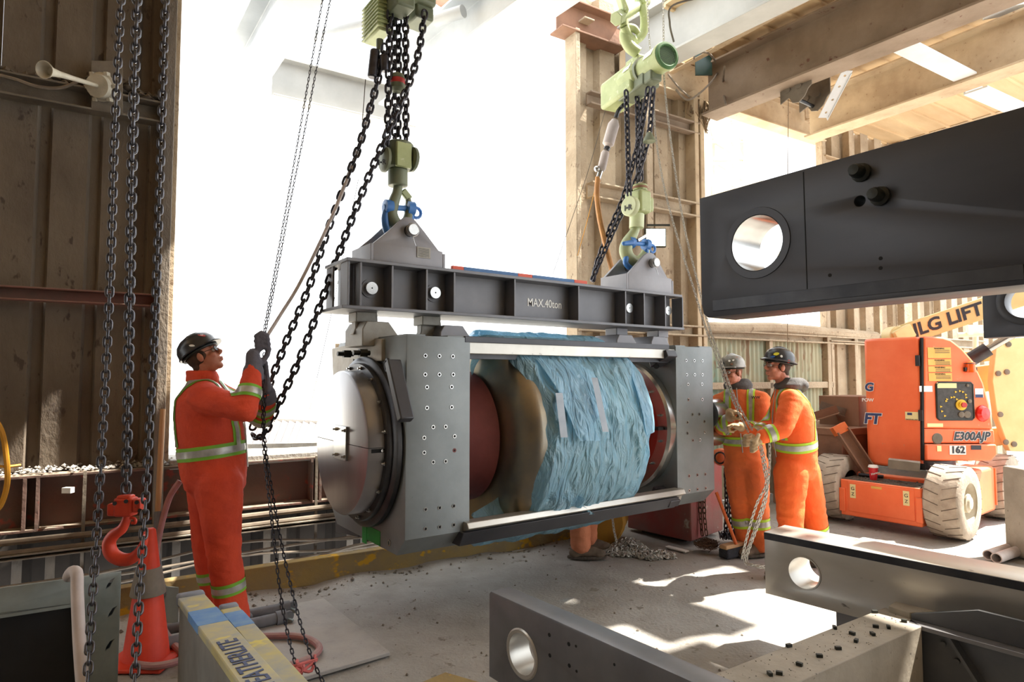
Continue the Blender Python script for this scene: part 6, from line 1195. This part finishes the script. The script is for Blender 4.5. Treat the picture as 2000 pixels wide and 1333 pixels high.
# the man at the left
J = JJ(dict(pel=(419, 930, 3.84), chest=(408, 812, 3.86), neck=(396, 742, 3.86), shR=(398, 778, 3.69), shL=(420, 770, 4.03), elR=(480, 803, 3.60), wrR=(495, 722, 3.72), elL=(514, 815, 4.05), wrL=(519, 765, 3.90),
            hipR=(428, 950, 3.74), knR=(438, 1085, 3.70), anR=(456, 1216, 3.72), hipL=(410, 945, 3.95), knL=(408, 1070, 3.97), anL=(428, 1186, 3.98)))
f1 = RT*.80+UZ*.50+FH*.14; g1 = (PD(503, 655, 3.76)-PD(512, 730, 3.78)).normalized(); a1 = (PD(499, 690, 3.75)-J['wrR']).normalized()
hand1 = PD(498, 684, 3.74); hand2 = PD(516, 742, 3.84)
person('man in a red coverall and dark hard hat hauling a hand chain', V((J['anR'].x, J['anR'].y, 0)), J, FH*.97-RT*.2, RT*.97+FH*.2, (1.12, 1.28), 'red_suit', 'lime_green', 'hat_black', (PD(399, 699, 3.86), f1, UZ*.85-RT*.5), {
    'R': (hand1, g1, UZ*.75+RT*.25, RT*.8+FH*.3, J['wrR'].lerp(hand1, .35), 'glove_grey'), 'L': (hand2, -g1, UZ*.9-RT*.1, -FH*.6+RT*.5, J['wrL'].lerp(hand2, .3), 'glove_grey')}, 'boot_grey', 'hair', 1.7,
    [((393, 651), .026, .012, 'sticker_red', 'VP'), ((362, 660), .011, .013, 'silver_tape', ''), ((372, 673), .018, .007, 'white', '')], lens='black', toes={'R': RT*.8-FH*.55, 'L': RT})
# the man in the black hard hat
J = JJ(dict(pel=(1556, 905, 5.02), chest=(1547, 812, 5.0), neck=(1536, 757, 5.0), shL=(1545, 785, 4.82), shR=(1536, 782, 5.17), elL=(1530, 838, 4.72), wrL=(1489, 853, 4.72), elR=(1502, 834, 5.12), wrR=(1474, 850, 4.93),
            hipL=(1545, 925, 4.92), knL=(1543, 1012, 4.86), anL=(1547, 1104, 4.86), hipR=(1568, 920, 5.1), knR=(1590, 1000, 5.15), anR=(1600, 1080, 5.2)))
hnd = PD(1478, 863, 4.71); hn2 = PD(1466, 858, 4.90)
P2, cov2 = person('man in an orange coverall and black hard hat seen from the side, gripping silver chains', V((J['anL'].x, J['anL'].y, 0)), J, -FH, -RT*.98-FH*.1, (1.05, 1.08), 'orange_suit', 'lime', 'hat_black', (PD(1519, 718, 5.0), -RT*.97+UZ*.12-FH*.12, UZ+RT*.12), {
    'L': (hnd, UZ, -RT*.8-UZ*.6, RT*.0-FH*.8+UZ*.1, J['wrL'].lerp(hnd, .2), 'glove_tan'), 'R': (hn2, UZ, -RT*.9-UZ*.2, -FH, J['wrR'].lerp(hn2, .2), 'glove_tan')}, 'boot', 'hair', 5.2,
    [((1516, 689), .024, .014, 'sticker_yellow', ''), ((1508, 695), .02, .01, 'sticker_blue', ''), ((1527, 694), .010, .012, 'white', ''), ((1543, 705), .016, .014, 'sticker_red', '')], fullbrim=True, hood='hood_grey', toes={'L': -RT, 'R': -RT+FH*.4})
# the man behind him
J = JJ(dict(pel=(1456, 892, 5.56), chest=(1447, 808, 5.55), neck=(1441, 757, 5.55), shL=(1486, 785, 5.45), shR=(1407, 787, 5.66), elL=(1490, 842, 5.32), wrL=(1452, 836, 5.2), elR=(1402, 838, 5.55), wrR=(1424, 822, 5.32),
            hipL=(1473, 908, 5.52), knL=(1480, 985, 5.5), anL=(1484, 1064, 5.5), hipR=(1442, 908, 5.6), knR=(1446, 985, 5.58), anR=(1458, 1058, 5.58)))
h3 = PD(1437, 832, 5.14); h4 = PD(1432, 806, 5.22)
P3, cov3 = person('man in a dirty orange coverall and grey hard hat facing the roller end', V((J['anR'].x, J['anR'].y, 0)), J, RT*.9-FH*.45, -RT*.45-FH*.9, (1.0, 1.0), 'dirty_suit', 'lime', 'hat_grey', (PD(1430, 728, 5.52), -RT*.80-FH*.55-UZ*.08, UZ), {
    'L': (h3, FH+RT*.3, -RT*.9+UZ*.1, -UZ, J['wrL'].lerp(h3, .2), 'glove_tan'), 'R': (h4, FH+RT*.2, RT*.5-FH*.5, -UZ, J['wrR'].lerp(h4, .2), 'glove_tan')}, 'boot', 'hair_red', 9.1,
    [((1424, 703), .011, .012, 'white', ''), ((1432, 701), .011, .012, 'white', ''), ((1429, 710), .014, .010, 'rust_steel', ''), ((1411, 708), .010, .012, 'black', ''), ((1442, 697), .02, .012, 'sticker_red', '')], hood='hood_grey', stubble=True, toes={'L': -RT-FH*.3, 'R': -RT*.8-FH*.5})
text('WW', .035, PD(1476, 777, 5.27), RT, UZ, 'ink', cov3, .02)
# the man seated behind the roller, of whom only one leg and boots show
B0 = PZ(1140, 1090, 0); bx = V((3.74, 4.75, 0)); vv = lambda x, y, z: V((x, y, z))
J = dict(pel=vv(3.74, 4.86, .36), chest=vv(3.74, 4.90, .68), neck=vv(3.74, 4.89, .88), shL=vv(3.93, 4.89, .80), shR=vv(3.55, 4.89, .80), elL=vv(4.0, 4.82, .56), wrL=vv(3.92, 4.66, .46), elR=vv(3.48, 4.82, .56), wrR=vv(3.58, 4.66, .46),
         hipL=vv(3.86, 4.80, .34), knL=vv(3.92, 4.30, .50), anL=vv(3.88, 4.27, .11), hipR=vv(3.64, 4.80, .34), knR=vv(3.69, 4.17, .50), anR=vv(B0.x-.03, B0.y, .10))
person('man mostly hidden behind the roller, only a faded orange trouser leg and boots showing', V((B0.x, B0.y, 0)), J, XX, -YX, (1., 1.), 'faded_suit', 'lime_green', 'hat_grey', (vv(3.74, 4.87, 1.04), XX*.3-YX, UZ), {
    'L': (vv(3.92, 4.60, .47), XX, -YX, -UZ, J['wrL'].lerp(vv(3.92, 4.6, .47), .2), 'glove_tan'), 'R': (vv(3.58, 4.60, .47), XX, -YX, -UZ, J['wrR'].lerp(vv(3.58, 4.6, .47), .2), 'glove_tan')}, 'boot', 'hair', 13.3, toes={'L': RT, 'R': RT})
